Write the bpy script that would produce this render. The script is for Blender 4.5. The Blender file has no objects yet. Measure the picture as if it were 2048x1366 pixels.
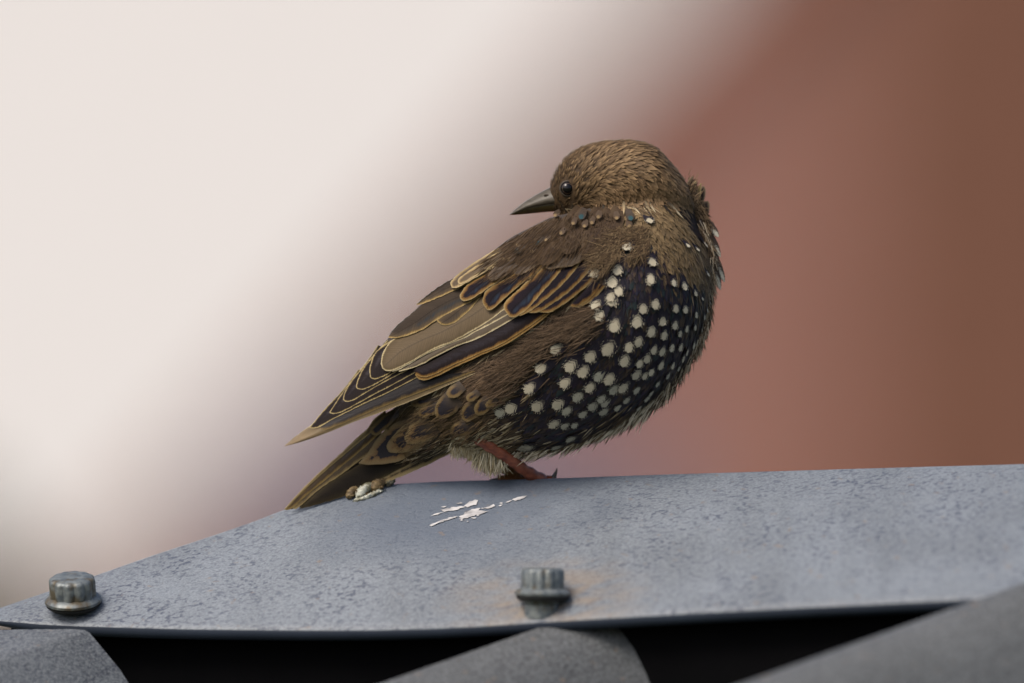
import bpy, math, random
from mathutils import Vector, Matrix
from mathutils.bvhtree import BVHTree
random.seed(7)
scene = bpy.context.scene
col = scene.collection

# ------------------------------------------------------------------ camera
DIST, LENS, ZC = 5.5, 500.0, 3.2
cam_d = bpy.data.cameras.new('camera')
cam = bpy.data.objects.new('camera', cam_d); col.objects.link(cam)
cam.location = (0, -DIST, ZC); cam.rotation_euler = (math.radians(90), 0, 0)
cam_d.lens = LENS; cam_d.sensor_width = 36; cam_d.clip_start = 0.1; cam_d.clip_end = 2000
cam_d.dof.use_dof = True; cam_d.dof.focus_distance = DIST - 0.018; cam_d.dof.aperture_fstop = 4.2
scene.camera = cam
S = DIST * 36.0 / LENS / 2048.0            # metres per photograph pixel in the bird's plane

# ------------------------------------------------------------------ sky and sun (overcast)
SUN_EL, SUN_AZ = math.radians(52), math.radians(-132)   # azimuth measured from +Y towards +X: behind the camera, well to its left
w = bpy.data.worlds.new('World'); scene.world = w; w.use_nodes = True
nt = w.node_tree; bg = nt.nodes['Background']
sky = nt.nodes.new('ShaderNodeTexSky'); sky.sky_type = 'NISHITA'; sky.sun_disc = False
sky.sun_elevation = SUN_EL; sky.sun_rotation = SUN_AZ
sky.air_density = 1.0; sky.dust_density = 5.0; sky.ozone_density = 0.6
nt.links.new(sky.outputs[0], bg.inputs[0]); bg.inputs[1].default_value = 0.10
sun_d = bpy.data.lights.new('sun', 'SUN'); sun_d.energy = 1.5; sun_d.angle = math.radians(25); sun_d.color = (1.0, 0.935, 0.86)
sun = bpy.data.objects.new('sun', sun_d); col.objects.link(sun)
sdir = Vector((math.sin(SUN_AZ) * math.cos(SUN_EL), math.cos(SUN_AZ) * math.cos(SUN_EL), math.sin(SUN_EL)))
sun.rotation_euler = sdir.to_track_quat('Z', 'Y').to_euler(); sun.location = (0, -3, 12)
scene.view_settings.view_transform = 'Standard'; scene.view_settings.look = 'None'
scene.view_settings.exposure = 0.62; scene.view_settings.gamma = 1.0
scene.cycles.use_denoising = True
try: scene.cycles.denoiser = 'OPENIMAGEDENOISE'
except Exception: pass

# ------------------------------------------------------------------ helpers
def P(px, py, d=0.0):
    """photograph pixel + depth in metres behind the bird's plane -> world point"""
    k = (DIST + d) / DIST
    return Vector(((px - 1024) * S * k, d, ZC + (683 - py) * S * k))
def to_px(v):
    k = (DIST + v.y) / DIST
    return v.x / (S * k) + 1024, 683 - (v.z - ZC) / (S * k)
def smooth(t): t = max(0., min(1., t)); return t * t * (3 - 2 * t)
def interp(tab, x):
    if x <= tab[0][0]: return tab[0][1]
    for (a, b), (c, d) in zip(tab, tab[1:]):
        if x <= c: return b + (d - b) * (x - a) / (c - a)
    return tab[-1][1]
def cr(pts, n):
    """Catmull-Rom through pts (tuples), n samples, even in arc length"""
    p = [Vector(q) for q in pts]
    p = [p[0] * 2 - p[1]] + p + [p[-1] * 2 - p[-2]]
    dense = []
    for i in range(1, len(p) - 2):
        a, b, c, d = p[i-1], p[i], p[i+1], p[i+2]
        for j in range(12):
            t = j / 12.0
            dense.append(0.5 * ((2*b) + (c - a)*t + (2*a - 5*b + 4*c - d)*t*t + (3*b - a - 3*c + d)*t*t*t))
    dense.append(p[-2])
    L = [0.0]
    for a, b in zip(dense, dense[1:]): L.append(L[-1] + (b - a).length)
    out = []; k = 0
    for i in range(n):
        s = L[-1] * i / (n - 1)
        while k < len(L) - 2 and L[k+1] < s: k += 1
        f = (s - L[k]) / max(1e-9, L[k+1] - L[k])
        out.append(dense[k].lerp(dense[k+1], min(1, f)))
    return out
def link_mesh(name, verts, faces, mat=None, parent=None, smooth_shade=True, attrs=None, uv=None, colattr=None):
    me = bpy.data.meshes.new(name)
    me.from_pydata([tuple(v) for v in verts], [], faces); me.update()
    if smooth_shade: me.polygons.foreach_set('use_smooth', [True] * len(me.polygons))
    for k, vals in (attrs or {}).items():
        a = me.attributes.new(k, 'FLOAT', 'POINT'); a.data.foreach_set('value', vals)
    if uv:
        ul = me.uv_layers.new(name='UVMap')
        idx = [0] * len(me.loops); me.loops.foreach_get('vertex_index', idx)
        flat = []
        for i in idx: flat += [uv[i][0], uv[i][1]]
        ul.data.foreach_set('uv', flat)
    if colattr:
        a = me.color_attributes.new('Col', 'FLOAT_COLOR', 'POINT')
        flat = []
        for c in colattr: flat += [c[0], c[1], c[2], 1.0]
        a.data.foreach_set('color', flat)
    if mat: me.materials.append(mat)
    o = bpy.data.objects.new(name, me); col.objects.link(o)
    if parent: o.parent = parent
    return o
def empty(name, loc=(0, 0, 0)):
    o = bpy.data.objects.new(name, None); col.objects.link(o); o.location = loc; o.empty_display_size = 0.02
    return o
def adopt(o, parent):
    o.parent = parent; o.matrix_parent_inverse = parent.matrix_basis.inverted(); return o
def tag(o, label=None, cat=None, group=None, kind=None):
    if label: o['label'] = label
    if cat: o['category'] = cat
    if group: o['group'] = group
    if kind: o['kind'] = kind
    return o
def box_data(x0, x1, y0, y1, z0, z1):
    v = [(x, y, z) for x in (x0, x1) for y in (y0, y1) for z in (z0, z1)]
    f = [(0,1,3,2), (4,6,7,5), (0,4,5,1), (2,3,7,6), (0,2,6,4), (1,5,7,3)]
    return v, f
def box(name, b, mat, parent=None): v, f = box_data(*b); return link_mesh(name, v, f, mat, parent, False)
def tube(pts, radii, seg=10, cap=True):
    """closed tube through 3D points"""
    v, f = [], []
    n = len(pts); up = Vector((0, 1, 0.01))
    for i, (p, r) in enumerate(zip(pts, radii)):
        t = (pts[min(n-1, i+1)] - pts[max(0, i-1)]).normalized()
        a = t.cross(up)
        if a.length < 1e-4: a = t.cross(Vector((1, 0, 0)))
        a.normalize(); b = t.cross(a).normalized()
        for k in range(seg):
            an = 2 * math.pi * k / seg
            v.append(p + a * (r * math.cos(an)) + b * (r * math.sin(an)))
    for i in range(n - 1):
        for k in range(seg):
            f.append((i*seg + k, i*seg + (k+1) % seg, (i+1)*seg + (k+1) % seg, (i+1)*seg + k))
    if cap:
        f.append(tuple(range(seg))[::-1]); f.append(tuple((n-1)*seg + k for k in range(seg)))
    return v, f

# ------------------------------------------------------------------ materials
class M:
    def __init__(s, name, rough=0.6, spec=0.3, metallic=0.0):
        s.m = bpy.data.materials.new(name); s.m.use_nodes = True
        s.t = s.m.node_tree; s.n = s.t.nodes; s.b = s.n['Principled BSDF']
        s.b.inputs['Roughness'].default_value = rough; s.b.inputs['Specular IOR Level'].default_value = spec
        s.b.inputs['Metallic'].default_value = metallic
    def node(s, typ, **kw):
        n = s.n.new(typ)
        for k, v in kw.items(): setattr(n, k, v)
        return n
    def l(s, a, b): s.t.links.new(a, b)
    def set(s, sock, v):
        if hasattr(v, 'links') or isinstance(v, bpy.types.NodeSocket): s.l(v, sock)
        else: sock.default_value = v
    def attr(s, name): return s.node('ShaderNodeAttribute', attribute_name=name)
    def math(s, op, a, b=0.0, c=0.0, clamp=False):
        n = s.node('ShaderNodeMath', operation=op); n.use_clamp = clamp
        s.set(n.inputs[0], a); s.set(n.inputs[1], b); s.set(n.inputs[2], c); return n.outputs[0]
    def ramp(s, fac, stops, interp='LINEAR'):
        n = s.node('ShaderNodeValToRGB'); n.color_ramp.interpolation = interp
        e = n.color_ramp.elements
        while len(e) < len(stops): e.new(0.5)
        for el, (p, c) in zip(e, stops):
            el.position = p; el.color = (c, c, c, 1) if isinstance(c, (int, float)) else (*c, 1)
        s.set(n.inputs[0], fac); return n.outputs[0]
    def mix(s, fac, a, b, mode='MIX'):
        n = s.node('ShaderNodeMix', data_type='RGBA', blend_type=mode)
        s.set(n.inputs[0], fac)
        for i, v in ((6, a), (7, b)):
            if isinstance(v, tuple): n.inputs[i].default_value = (*v, 1) if len(v) == 3 else v
            else: s.l(v, n.inputs[i])
        return n.outputs[2]
    def noise(s, scale, detail=2.0, vec=None, dims='3D', wv=None, rough=0.5, out=0):
        n = s.node('ShaderNodeTexNoise', noise_dimensions=dims)
        n.inputs['Scale'].default_value = scale; n.inputs['Detail'].default_value = detail
        n.inputs['Roughness'].default_value = rough
        if vec is not None: s.l(vec, n.inputs['Vector'])
        if wv is not None: s.l(wv, n.inputs['W'])
        return n.outputs[out]
    def objco(s, scale=(1, 1, 1), rot=(0, 0, 0)):
        tc = s.node('ShaderNodeTexCoord'); mp = s.node('ShaderNodeMapping')
        mp.inputs['Scale'].default_value = scale; mp.inputs['Rotation'].default_value = rot
        s.l(tc.outputs['Object'], mp.inputs['Vector']); return mp.outputs[0]
    def color(s, c):
        if isinstance(c, tuple): s.b.inputs['Base Color'].default_value = (*c, 1)
        else: s.l(c, s.b.inputs['Base Color'])
        return s
    def bump(s, h, strength=0.3, dist=0.001):
        n = s.node('ShaderNodeBump'); n.inputs['Strength'].default_value = strength; n.inputs['Distance'].default_value = dist
        s.l(h, n.inputs['Height']); s.l(n.outputs[0], s.b.inputs['Normal']); return s

def plain(name, c, rough=0.7, spec=0.3, var=0.25, scale=20.0):
    m = M(name, rough, spec)
    n = m.noise(scale, 4, m.objco())
    m.color(m.mix(m.ramp(n, [(0.25, 0.0), (0.75, 1.0)]), tuple(x * (1 - var) for x in c), tuple(min(1, x * (1 + var)) for x in c)))
    return m.m

# --- coated metal of the ridge cap: grey-blue with small pits, their shade put into the colour
def metal_coat(name, base, pit_shade, pits=1.0, stain=False):
    m = M(name, 0.5, 0.35)
    co = m.objco((0.62, 1.0, 1.0))
    big = m.noise(26, 3, m.objco())
    cl = m.mix(m.ramp(big, [(0.3, 0.0), (0.7, 1.0)]), tuple(x * 0.80 for x in base), tuple(x * 1.14 for x in base))
    run = m.noise(60, 4, m.objco((1.0, 0.10, 0.10)))
    cl = m.mix(m.ramp(run, [(0.52, 0.0), (0.72, 0.45)]), cl, tuple(x * 0.62 for x in base))
    fine = m.noise(1500, 2, co)
    cl = m.mix(m.ramp(fine, [(0.35, 0.0), (0.65, 1.0)]), cl, m.mix(0.20, cl, (0.54, 0.58, 0.60)))
    n1 = m.noise(640, 3.0, co, rough=0.55)
    pitm = m.ramp(n1, [(0.52, 0.0), (0.62, 1.0)])
    patch = m.ramp(m.noise(45, 2, m.objco()), [(0.35, 0.25), (0.65, 1.0)])
    f = m.math('MULTIPLY', m.math('MULTIPLY', pitm, patch), 0.75 * pits)
    if stain:
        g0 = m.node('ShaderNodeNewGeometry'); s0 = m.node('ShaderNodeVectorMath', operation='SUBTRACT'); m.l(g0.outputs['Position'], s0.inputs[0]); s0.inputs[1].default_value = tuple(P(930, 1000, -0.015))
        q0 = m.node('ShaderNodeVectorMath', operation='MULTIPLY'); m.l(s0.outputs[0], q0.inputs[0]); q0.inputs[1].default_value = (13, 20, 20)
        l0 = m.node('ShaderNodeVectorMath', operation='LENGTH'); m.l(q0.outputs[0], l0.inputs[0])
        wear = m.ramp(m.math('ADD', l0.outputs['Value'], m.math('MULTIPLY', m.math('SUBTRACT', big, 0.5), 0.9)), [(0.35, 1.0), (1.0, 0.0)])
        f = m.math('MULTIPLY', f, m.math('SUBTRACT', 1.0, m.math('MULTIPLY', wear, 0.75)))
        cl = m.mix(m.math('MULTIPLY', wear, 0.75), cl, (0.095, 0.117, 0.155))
    cl = m.mix(f, cl, pit_shade)
    rust = m.ramp(m.noise(210, 3, m.objco((1, 1, 1.3))), [(0.66, 0.0), (0.74, 0.55)])
    cl = m.mix(rust, cl, (0.20, 0.15, 0.11))
    if stain:                      # lichen and rust round the loosened screw
        geo = m.node('ShaderNodeNewGeometry')
        c0 = P(1100, 1205, -0.075)
        sub = m.node('ShaderNodeVectorMath', operation='SUBTRACT'); m.l(geo.outputs['Position'], sub.inputs[0]); sub.inputs[1].default_value = tuple(c0)
        sc = m.node('ShaderNodeVectorMath', operation='MULTIPLY'); m.l(sub.outputs[0], sc.inputs[0]); sc.inputs[1].default_value = (21, 20, 45)
        ln = m.node('ShaderNodeVectorMath', operation='LENGTH'); m.l(sc.outputs[0], ln.inputs[0])
        near = m.ramp(ln.outputs['Value'], [(0.1, 1.0), (1.0, 0.0)])
        sn = m.ramp(m.noise(150, 4, m.objco((0.5, 1, 1))), [(0.38, 0.0), (0.62, 1.0)])
        cl = m.mix(m.math('MULTIPLY', near, m.math('MULTIPLY', sn, 0.85)), cl, (0.25, 0.195, 0.14))
    m.color(cl)
    h = m.math('SUBTRACT', m.math('MULTIPLY', fine, 0.25), m.math('MULTIPLY', pitm, 0.7))
    m.bump(h, 0.35, 0.0006)
    return m.m
MAT_CAP = metal_coat('coated_metal', (0.134, 0.153, 0.178), (0.036, 0.044, 0.076), 1.0, True)
MAT_RIB = metal_coat('weathered_sheet_metal', (0.075, 0.084, 0.098), (0.03, 0.034, 0.052), 0.8)
MAT_SHEET = metal_coat('roof_sheet_metal', (0.052, 0.054, 0.057), (0.034, 0.036, 0.04), 0.4)
MAT_HEM = plain('cap_hem_shade', (0.022, 0.03, 0.046), 0.6, 0.2)  # shade on the camera-facing fold is put into this darker colour
MAT_VOID_SHADE = plain('void_shade_black', (0.004, 0.004, 0.0045), 1.0, 0.0)  # black stands in for the unlit gap under the cap

# --- screws: zinc with grime
def zinc():
    m = M('weathered_zinc', 0.48, 0.45, 0.35)
    n = m.noise(380, 4, m.objco())
    cl = m.mix(m.ramp(n, [(0.35, 0.0), (0.7, 1.0)]), (0.10, 0.12, 0.135), (0.22, 0.24, 0.235))
    g = m.ramp(m.noise(220, 4, m.objco((1, 1, 0.6))), [(0.5, 0.0), (0.66, 1.0)])
    cl = m.mix(m.math('MULTIPLY', g, 0.8), cl, (0.09, 0.065, 0.03))
    m.color(cl).bump(n, 0.5, 0.0005); return m.m
MAT_ZINC = zinc()
MAT_RUBBER = plain('washer_rubber', (0.03, 0.03, 0.03), 0.8, 0.2)

# --- feathers
def feather_mat(name, ramp, shaft=None, gloss=None, rough=0.5, streak=0.35, spec=0.25, scale=40.0, sheen=None, tipmix=None, basefade=None):
    """ramp: list of (edge distance px, colour). gloss: (colour, where across u0,u1) stripe of sheen put into the colour"""
    m = M(name, rough, spec)
    ed = m.attr('ed').outputs['Fac']; barb = m.attr('barb').outputs['Fac']
    rnd = m.attr('rnd').outputs['Fac']
    jit = m.noise(1.0, 2, dims='1D', wv=m.math('MULTIPLY', barb, 0.30))
    slow = m.noise(1.0, 2, dims='1D', wv=m.math('ADD', m.math('MULTIPLY', barb, 0.045), m.math('MULTIPLY', rnd, 91.0)))
    ed2 = m.math('ADD', m.math('MULTIPLY', ed, m.math('ADD', 0.45, m.math('MULTIPLY', slow, 1.2))), m.math('MULTIPLY', m.math('SUBTRACT', jit, 0.5), 2.0))
    cl = m.ramp(m.math('DIVIDE', ed2, scale), [(max(0, d / scale), c) for d, c in ramp])
    uvn = m.node('ShaderNodeUVMap'); sep = m.node('ShaderNodeSeparateXYZ'); m.l(uvn.outputs[0], sep.inputs[0])
    u, v = sep.outputs[0], sep.outputs[1]
    if gloss:  # sheen is mixed into the base colour
        c, u0, u1 = gloss
        a = m.ramp(u, [(u0, 0.0), ((u0 * 2 + u1) / 3, 1.0), ((u0 + 2 * u1) / 3, 1.0), (u1, 0.0)])
        inside = m.ramp(m.math('DIVIDE', ed2, scale), [(0.2, 0.0), (0.34, 1.0)])
        gn = m.ramp(m.noise(1.0, 3, dims='1D', wv=m.math('MULTIPLY', barb, 0.09)), [(0.3, 0.35), (0.65, 1.0)])
        cl = m.mix(m.math('MULTIPLY', m.math('MULTIPLY', a, inside), gn), cl, c)
    if tipmix:
        c, v0, v1 = tipmix
        cl = m.mix(m.ramp(v, [(v0, 0.0), (v1, 1.0)]), cl, c)
    if basefade:
        c, v0, v1 = basefade
        vj = m.math('ADD', v, m.math('MULTIPLY', m.math('SUBTRACT', jit, 0.5), 0.3))
        cl = m.mix(m.ramp(vj, [(v0, 1.0), (v1, 0.0)]), cl, c)
    if shaft:
        d = m.math('ABSOLUTE', m.math('SUBTRACT', u, 0.5))
        cl = m.mix(m.ramp(d, [(0.012, 0.75), (0.035, 0.0)]), cl, shaft)
    st = m.noise(1.0, 3, dims='1D', wv=m.math('MULTIPLY', barb, 0.55))
    lo = 1 - streak
    cl = m.mix(1.0, cl, m.ramp(st, [(0.3, lo), (0.7, 1.0 + 0.0)]), 'MULTIPLY')
    rv = m.ramp(rnd, [(0.0, 0.82), (1.0, 1.0)])
    cl = m.mix(1.0, cl, rv, 'MULTIPLY')
    m.color(cl); m.bump(st, 0.35, 0.0003)
    if sheen: m.b.inputs['Sheen Weight'].default_value = sheen; m.b.inputs['Sheen Roughness'].default_value = 0.4
    return m.m
BUFF = (0.42, 0.26, 0.085); CREAM = (0.60, 0.50, 0.30)
MATS = {
 'greater': feather_mat('greater_covert', [(0, (0.38, 0.29, 0.15)), (2.0, (0.28, 0.175, 0.062)), (4.5, (0.19, 0.10, 0.034)), (8.0, (0.016, 0.011, 0.016)), (40, (0.008, 0.006, 0.010))], (0.006, 0.005, 0.007), ((0.026, 0.042, 0.068), 0.5, 1.02), 0.6, 0.35, 0.06),
 'median': feather_mat('median_covert', [(0, (0.25, 0.18, 0.09)), (4, (0.17, 0.12, 0.07)), (10, (0.13, 0.092, 0.062)), (40, (0.12, 0.085, 0.06))], None, None, 0.6, 0.3),
 'median_pale': feather_mat('pale_edged_covert', [(0, (0.55, 0.43, 0.22)), (2.5, (0.36, 0.25, 0.11)), (5, (0.12, 0.083, 0.045)), (40, (0.105, 0.073, 0.043))], None, None, 0.55, 0.3),
 'tertial': feather_mat('tertial', [(0, (0.46, 0.35, 0.17)), (2.0, (0.30, 0.20, 0.075)), (4.5, (0.10, 0.072, 0.045)), (16, (0.05, 0.037, 0.027)), (40, (0.062, 0.046, 0.033))], (0.03, 0.022, 0.018), ((0.035, 0.042, 0.048), 0.55, 1.0), 0.6, 0.35, 0.06),
 'tertial_brown': feather_mat('brown_tertial', [(0, (0.66, 0.57, 0.36)), (1.3, (0.42, 0.33, 0.17)), (3.2, (0.10, 0.068, 0.032)), (12, (0.125, 0.086, 0.044)), (40, (0.14, 0.097, 0.052))], (0.08, 0.055, 0.03), None, 0.55, 0.4, 0.2),
 'secondary_pale': feather_mat('pale_edged_secondary', [(0, (0.64, 0.56, 0.38)), (1.5, (0.45, 0.36, 0.19)), (3.2, (0.085, 0.06, 0.033)), (40, (0.075, 0.053, 0.032))], None, None, 0.5, 0.25, 0.3),
 'secondary': feather_mat('dark_secondary', [(0, (0.40, 0.29, 0.13)), (1.5, (0.29, 0.165, 0.05)), (3.6, (0.15, 0.078, 0.026)), (6.0, (0.020, 0.014, 0.014)), (40, (0.018, 0.014, 0.014))], None, ((0.03, 0.025, 0.03), 0.1, 0.7), 0.6, 0.35, 0.06),
 'primary': feather_mat('primary', [(0, (0.52, 0.44, 0.26)), (1.0, (0.36, 0.27, 0.12)), (2.6, (0.022, 0.016, 0.015)), (12, (0.02, 0.015, 0.015)), (40, (0.010, 0.008, 0.009))], None, ((0.06, 0.052, 0.056), 0.02, 0.45), 0.6, 0.35, 0.06),
 'primary_dark': feather_mat('dark_primary', [(0, (0.30, 0.21, 0.08)), (2.0, (0.17, 0.11, 0.04)), (4.5, (0.07, 0.045, 0.02)), (7, (0.013, 0.009, 0.010)), (40, (0.010, 0.008, 0.009))], None, None, 0.5, 0.25),
 'primary_tan': feather_mat('tan_primary', [(0, (0.50, 0.41, 0.25)), (1.3, (0.22, 0.16, 0.08)), (5, (0.12, 0.084, 0.04)), (40, (0.08, 0.055, 0.03))], None, None, 0.5, 0.3, tipmix=((0.23, 0.165, 0.09), 0.68, 0.85)),
 'tail': feather_mat('tail_feather', [(0, (0.42, 0.30, 0.12)), (2.5, (0.30, 0.19, 0.07)), (5, (0.10, 0.07, 0.045)), (40, (0.09, 0.072, 0.066))], None, ((0.15, 0.125, 0.125), 0.3, 0.8), 0.6, 0.35, 0.06),
 'tail_brown': feather_mat('brown_tail_feather', [(0, (0.46, 0.34, 0.15)), (3, (0.26, 0.18, 0.08)), (6, (0.10, 0.07, 0.042)), (40, (0.085, 0.06, 0.042))], None, None, 0.5, 0.3),
 'tail_under': feather_mat('tail_underside', [(0, (0.09, 0.066, 0.03)), (4, (0.04, 0.029, 0.016)), (14, (0.022, 0.016, 0.011)), (40, (0.018, 0.013, 0.01))], None, None, 0.6, 0.45, 0.15),
 'tail_tan': feather_mat('outer_tail_feather', [(0, (0.50, 0.38, 0.2)), (6, (0.36, 0.25, 0.11)), (9, (0.05, 0.035, 0.02)), (40, (0.04, 0.03, 0.02))], None, None, 0.5, 0.3),
 'chevron': feather_mat('chevron_covert', [(0, (0.21, 0.155, 0.078)), (6, (0.22, 0.15, 0.068)), (12, (0.17, 0.10, 0.044)), (14, (0.016, 0.014, 0.02)), (30, (0.02, 0.016, 0.02)), (36, (0.06, 0.042, 0.028)), (40, (0.06, 0.042, 0.028))], None, None, 0.6, 0.35, basefade=((0.06, 0.043, 0.026), 0.12, 0.42)),
 'chevron_small': feather_mat('small_chevron_covert', [(0, (0.18, 0.13, 0.06)), (4, (0.19, 0.122, 0.046)), (6, (0.13, 0.078, 0.03)), (8, (0.018, 0.015, 0.022)), (22, (0.022, 0.018, 0.022)), (30, (0.06, 0.042, 0.03)), (40, (0.06, 0.042, 0.03))], None, None, 0.6, 0.35, basefade=((0.062, 0.044, 0.03), 0.15, 0.45)),
}
def spot_mat(name, pale, dark=(0.016, 0.012, 0.022), v0=0.5):
    m = M(name, 0.6, 0.2)
    barb = m.attr('barb').outputs['Fac']; rnd = m.attr('rnd').outputs['Fac']
    uvn = m.node('ShaderNodeUVMap'); sep = m.node('ShaderNodeSeparateXYZ'); m.l(uvn.outputs[0], sep.inputs[0])
    j = m.noise(1.0, 2, dims='1D', wv=m.math('ADD', m.math('MULTIPLY', barb, 0.6), m.math('MULTIPLY', rnd, 57.0)))
    du = m.math('ABSOLUTE', m.math('SUBTRACT', sep.outputs[0], 0.5))
    edge = m.math('ADD', sep.outputs[1], m.math('ADD', m.math('MULTIPLY', m.math('SUBTRACT', j, 0.5), 0.5), m.math('MULTIPLY', m.math('MULTIPLY', du, du), -0.5)))
    f = m.ramp(edge, [(v0 - 0.04, 0.0), (v0 + 0.06, 1.0)])
    hatch = m.noise(1.0, 1, dims='1D', wv=m.math('ADD', m.math('MULTIPLY', barb, 0.42), m.math('MULTIPLY', rnd, 31.0)))
    side = m.math('ADD', m.math('ADD', m.math('MULTIPLY', du, 2.0), m.ramp(sep.outputs[1], [(v0, 0.42), (min(0.99, v0 + 0.30), 0.0)])), m.math('MULTIPLY', m.math('SUBTRACT', hatch, 0.5), 1.1))
    f = m.math('MULTIPLY', f, m.ramp(side, [(0.74, 1.0), (0.90, 0.0)]))
    st = m.ramp(m.noise(1.0, 2, dims='1D', wv=m.math('MULTIPLY', barb, 0.8)), [(0.3, 0.72), (0.7, 1.0)])
    pc = m.mix(m.ramp(rnd, [(0.0, 0.0), (1.0, 1.0)]), tuple(x * 0.8 for x in pale), pale)
    cl = m.mix(f, dark, m.mix(1.0, pc, st, 'MULTIPLY'))
    m.color(cl).bump(st, 0.3, 0.0003); return m.m
MATS['scapular'] = feather_mat('scapular', [(0, (0.105, 0.071, 0.043)), (5, (0.09, 0.06, 0.038)), (20, (0.066, 0.043, 0.028)), (40, (0.062, 0.041, 0.027))], (0.05, 0.034, 0.026), None, 0.75, 0.5, 0.08)
MATS['median'] = feather_mat('median_covert', [(0, (0.19, 0.132, 0.07)), (3, (0.12, 0.083, 0.052)), (10, (0.10, 0.07, 0.048)), (40, (0.092, 0.064, 0.046))], None, None, 0.6, 0.35)
MATS['ruff'] = feather_mat('ruffled_feather', [(0, (0.34, 0.25, 0.16)), (2, (0.18, 0.125, 0.08)), (5, (0.03, 0.022, 0.02)), (40, (0.02, 0.015, 0.015))], None, None, 0.6, 0.4)
MATS['spot'] = spot_mat('spotted_feather', (0.58, 0.515, 0.375), (0.014, 0.011, 0.018), 0.56)
MATS['spot_grey'] = spot_mat('grey_spotted_feather', (0.44, 0.415, 0.32), (0.022, 0.017, 0.018), 0.54)
MATS['spot_buff'] = spot_mat('buff_tipped_feather', (0.27, 0.185, 0.09), (0.075, 0.05, 0.032), 0.55)
MATS['spot_tip'] = spot_mat('pale_tipped_feather', (0.80, 0.74, 0.60), (0.07, 0.05, 0.04), 0.70)
MATS['spot_teal'] = spot_mat('teal_glossed_feather', (0.028, 0.075, 0.085), (0.05, 0.036, 0.026), 0.5)

def plumage_mat(name, rough=0.65, spec=0.18, sheen=0.0):
    m = M(name, rough, spec)
    c = m.attr('Col').outputs['Color']
    n = m.noise(900, 2, m.objco())
    m.color(m.mix(1.0, c, m.ramp(n, [(0.3, 0.75), (0.7, 1.0)]), 'MULTIPLY'))
    if sheen: m.b.inputs['Sheen Weight'].default_value = sheen
    return m.m
MAT_PLUME = plumage_mat('contour_plumage')
MAT_GLOSS = plumage_mat('glossy_breast_plumage', 0.5, 0.3)

# ------------------------------------------------------------------ ground and background buildings
GROUND = plain('lawn', (0.055, 0.075, 0.03), 0.9, 0.1, 0.4, 1.5)
g = link_mesh('ground', [(-600, -600, 0), (600, -600, 0), (600, 600, 0), (-600, 600, 0)], [(0, 1, 2, 3)], GROUND, None, False)
tag(g, 'mown green lawn around the buildings', 'ground', kind='structure')

def brick_mat():
    m = M('red_brick', 0.85, 0.2)
    tc = m.node('ShaderNodeTexCoord'); mp = m.node('ShaderNodeMapping'); mp.inputs['Rotation'].default_value = (math.radians(90), 0, 0)
    m.l(tc.outputs['Object'], mp.inputs['Vector'])
    b = m.node('ShaderNodeTexBrick'); m.l(mp.outputs[0], b.inputs['Vector'])
    b.inputs['Scale'].default_value = 4.4; b.inputs['Mortar Size'].default_value = 0.018
    b.inputs['Color1'].default_value = (0.34, 0.145, 0.115, 1); b.inputs['Color2'].default_value = (0.28, 0.12, 0.09, 1); b.inputs['Mortar'].default_value = (0.36, 0.29, 0.26, 1)
    m.color(b.outputs['Color']); m.bump(b.outputs['Fac'], 0.4, 0.01); return m.m
MAT_BRICK = brick_mat()
MAT_WHITE = plain('white_render', (0.66, 0.645, 0.66), 0.9, 0.2, 0.04, 3)
MAT_TIMBER = plain('brown_stained_timber', (0.21, 0.098, 0.066), 0.8, 0.2, 0.2, 8)
MAT_TILE = plain('red_roof_tile', (0.30, 0.12, 0.08), 0.85, 0.2, 0.25, 6)
MAT_SLATE = plain('grey_slate', (0.13, 0.10, 0.12), 0.7, 0.3, 0.2, 6)
MAT_GLASS = plain('window_glass', (0.05, 0.06, 0.07), 0.1, 0.6, 0.1)
MAT_FRAME = plain('white_window_frame', (0.75, 0.75, 0.74), 0.5)

def white_house():
    t = empty('white_house', (0.0, 30.0, 0))
    tag(t, 'large white rendered house far behind the bird', 'house')
    K = lambda o: adopt(o, t)
    K(box('wall', (-9.0, 2.5, 30.0, 38.0, 0, 6.2), MAT_WHITE))
    v = [(-9.4, 29.6, 6.1), (2.9, 29.6, 6.1), (2.9, 38.4, 6.1), (-9.4, 38.4, 6.1), (-9.4, 34, 9.2), (2.9, 34, 9.2)]
    K(link_mesh('roof', v, [(0,1,5,4), (2,3,4,5), (0,4,3), (1,2,5), (0,3,2,1)], MAT_SLATE, None, False))
    for x in (-7.6, -4.6):
        for z in (0.9, 3.9):
            fr = K(box('window', (x, x + 1.2, 29.93, 30.05, z, z + 1.3), MAT_FRAME))
            for i in range(2):
                pn = box('pane', (x + 0.07 + i * 0.56, x + 0.57 + i * 0.56, 29.915, 29.94, z + 0.08, z + 1.22), MAT_GLASS)
                adopt(pn, fr)
    bpy.context.view_layer.update()
    t.location = (-1.0, 41.0, 0); t.rotation_euler = (0, 0, math.radians(-50))
white_house()

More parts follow.
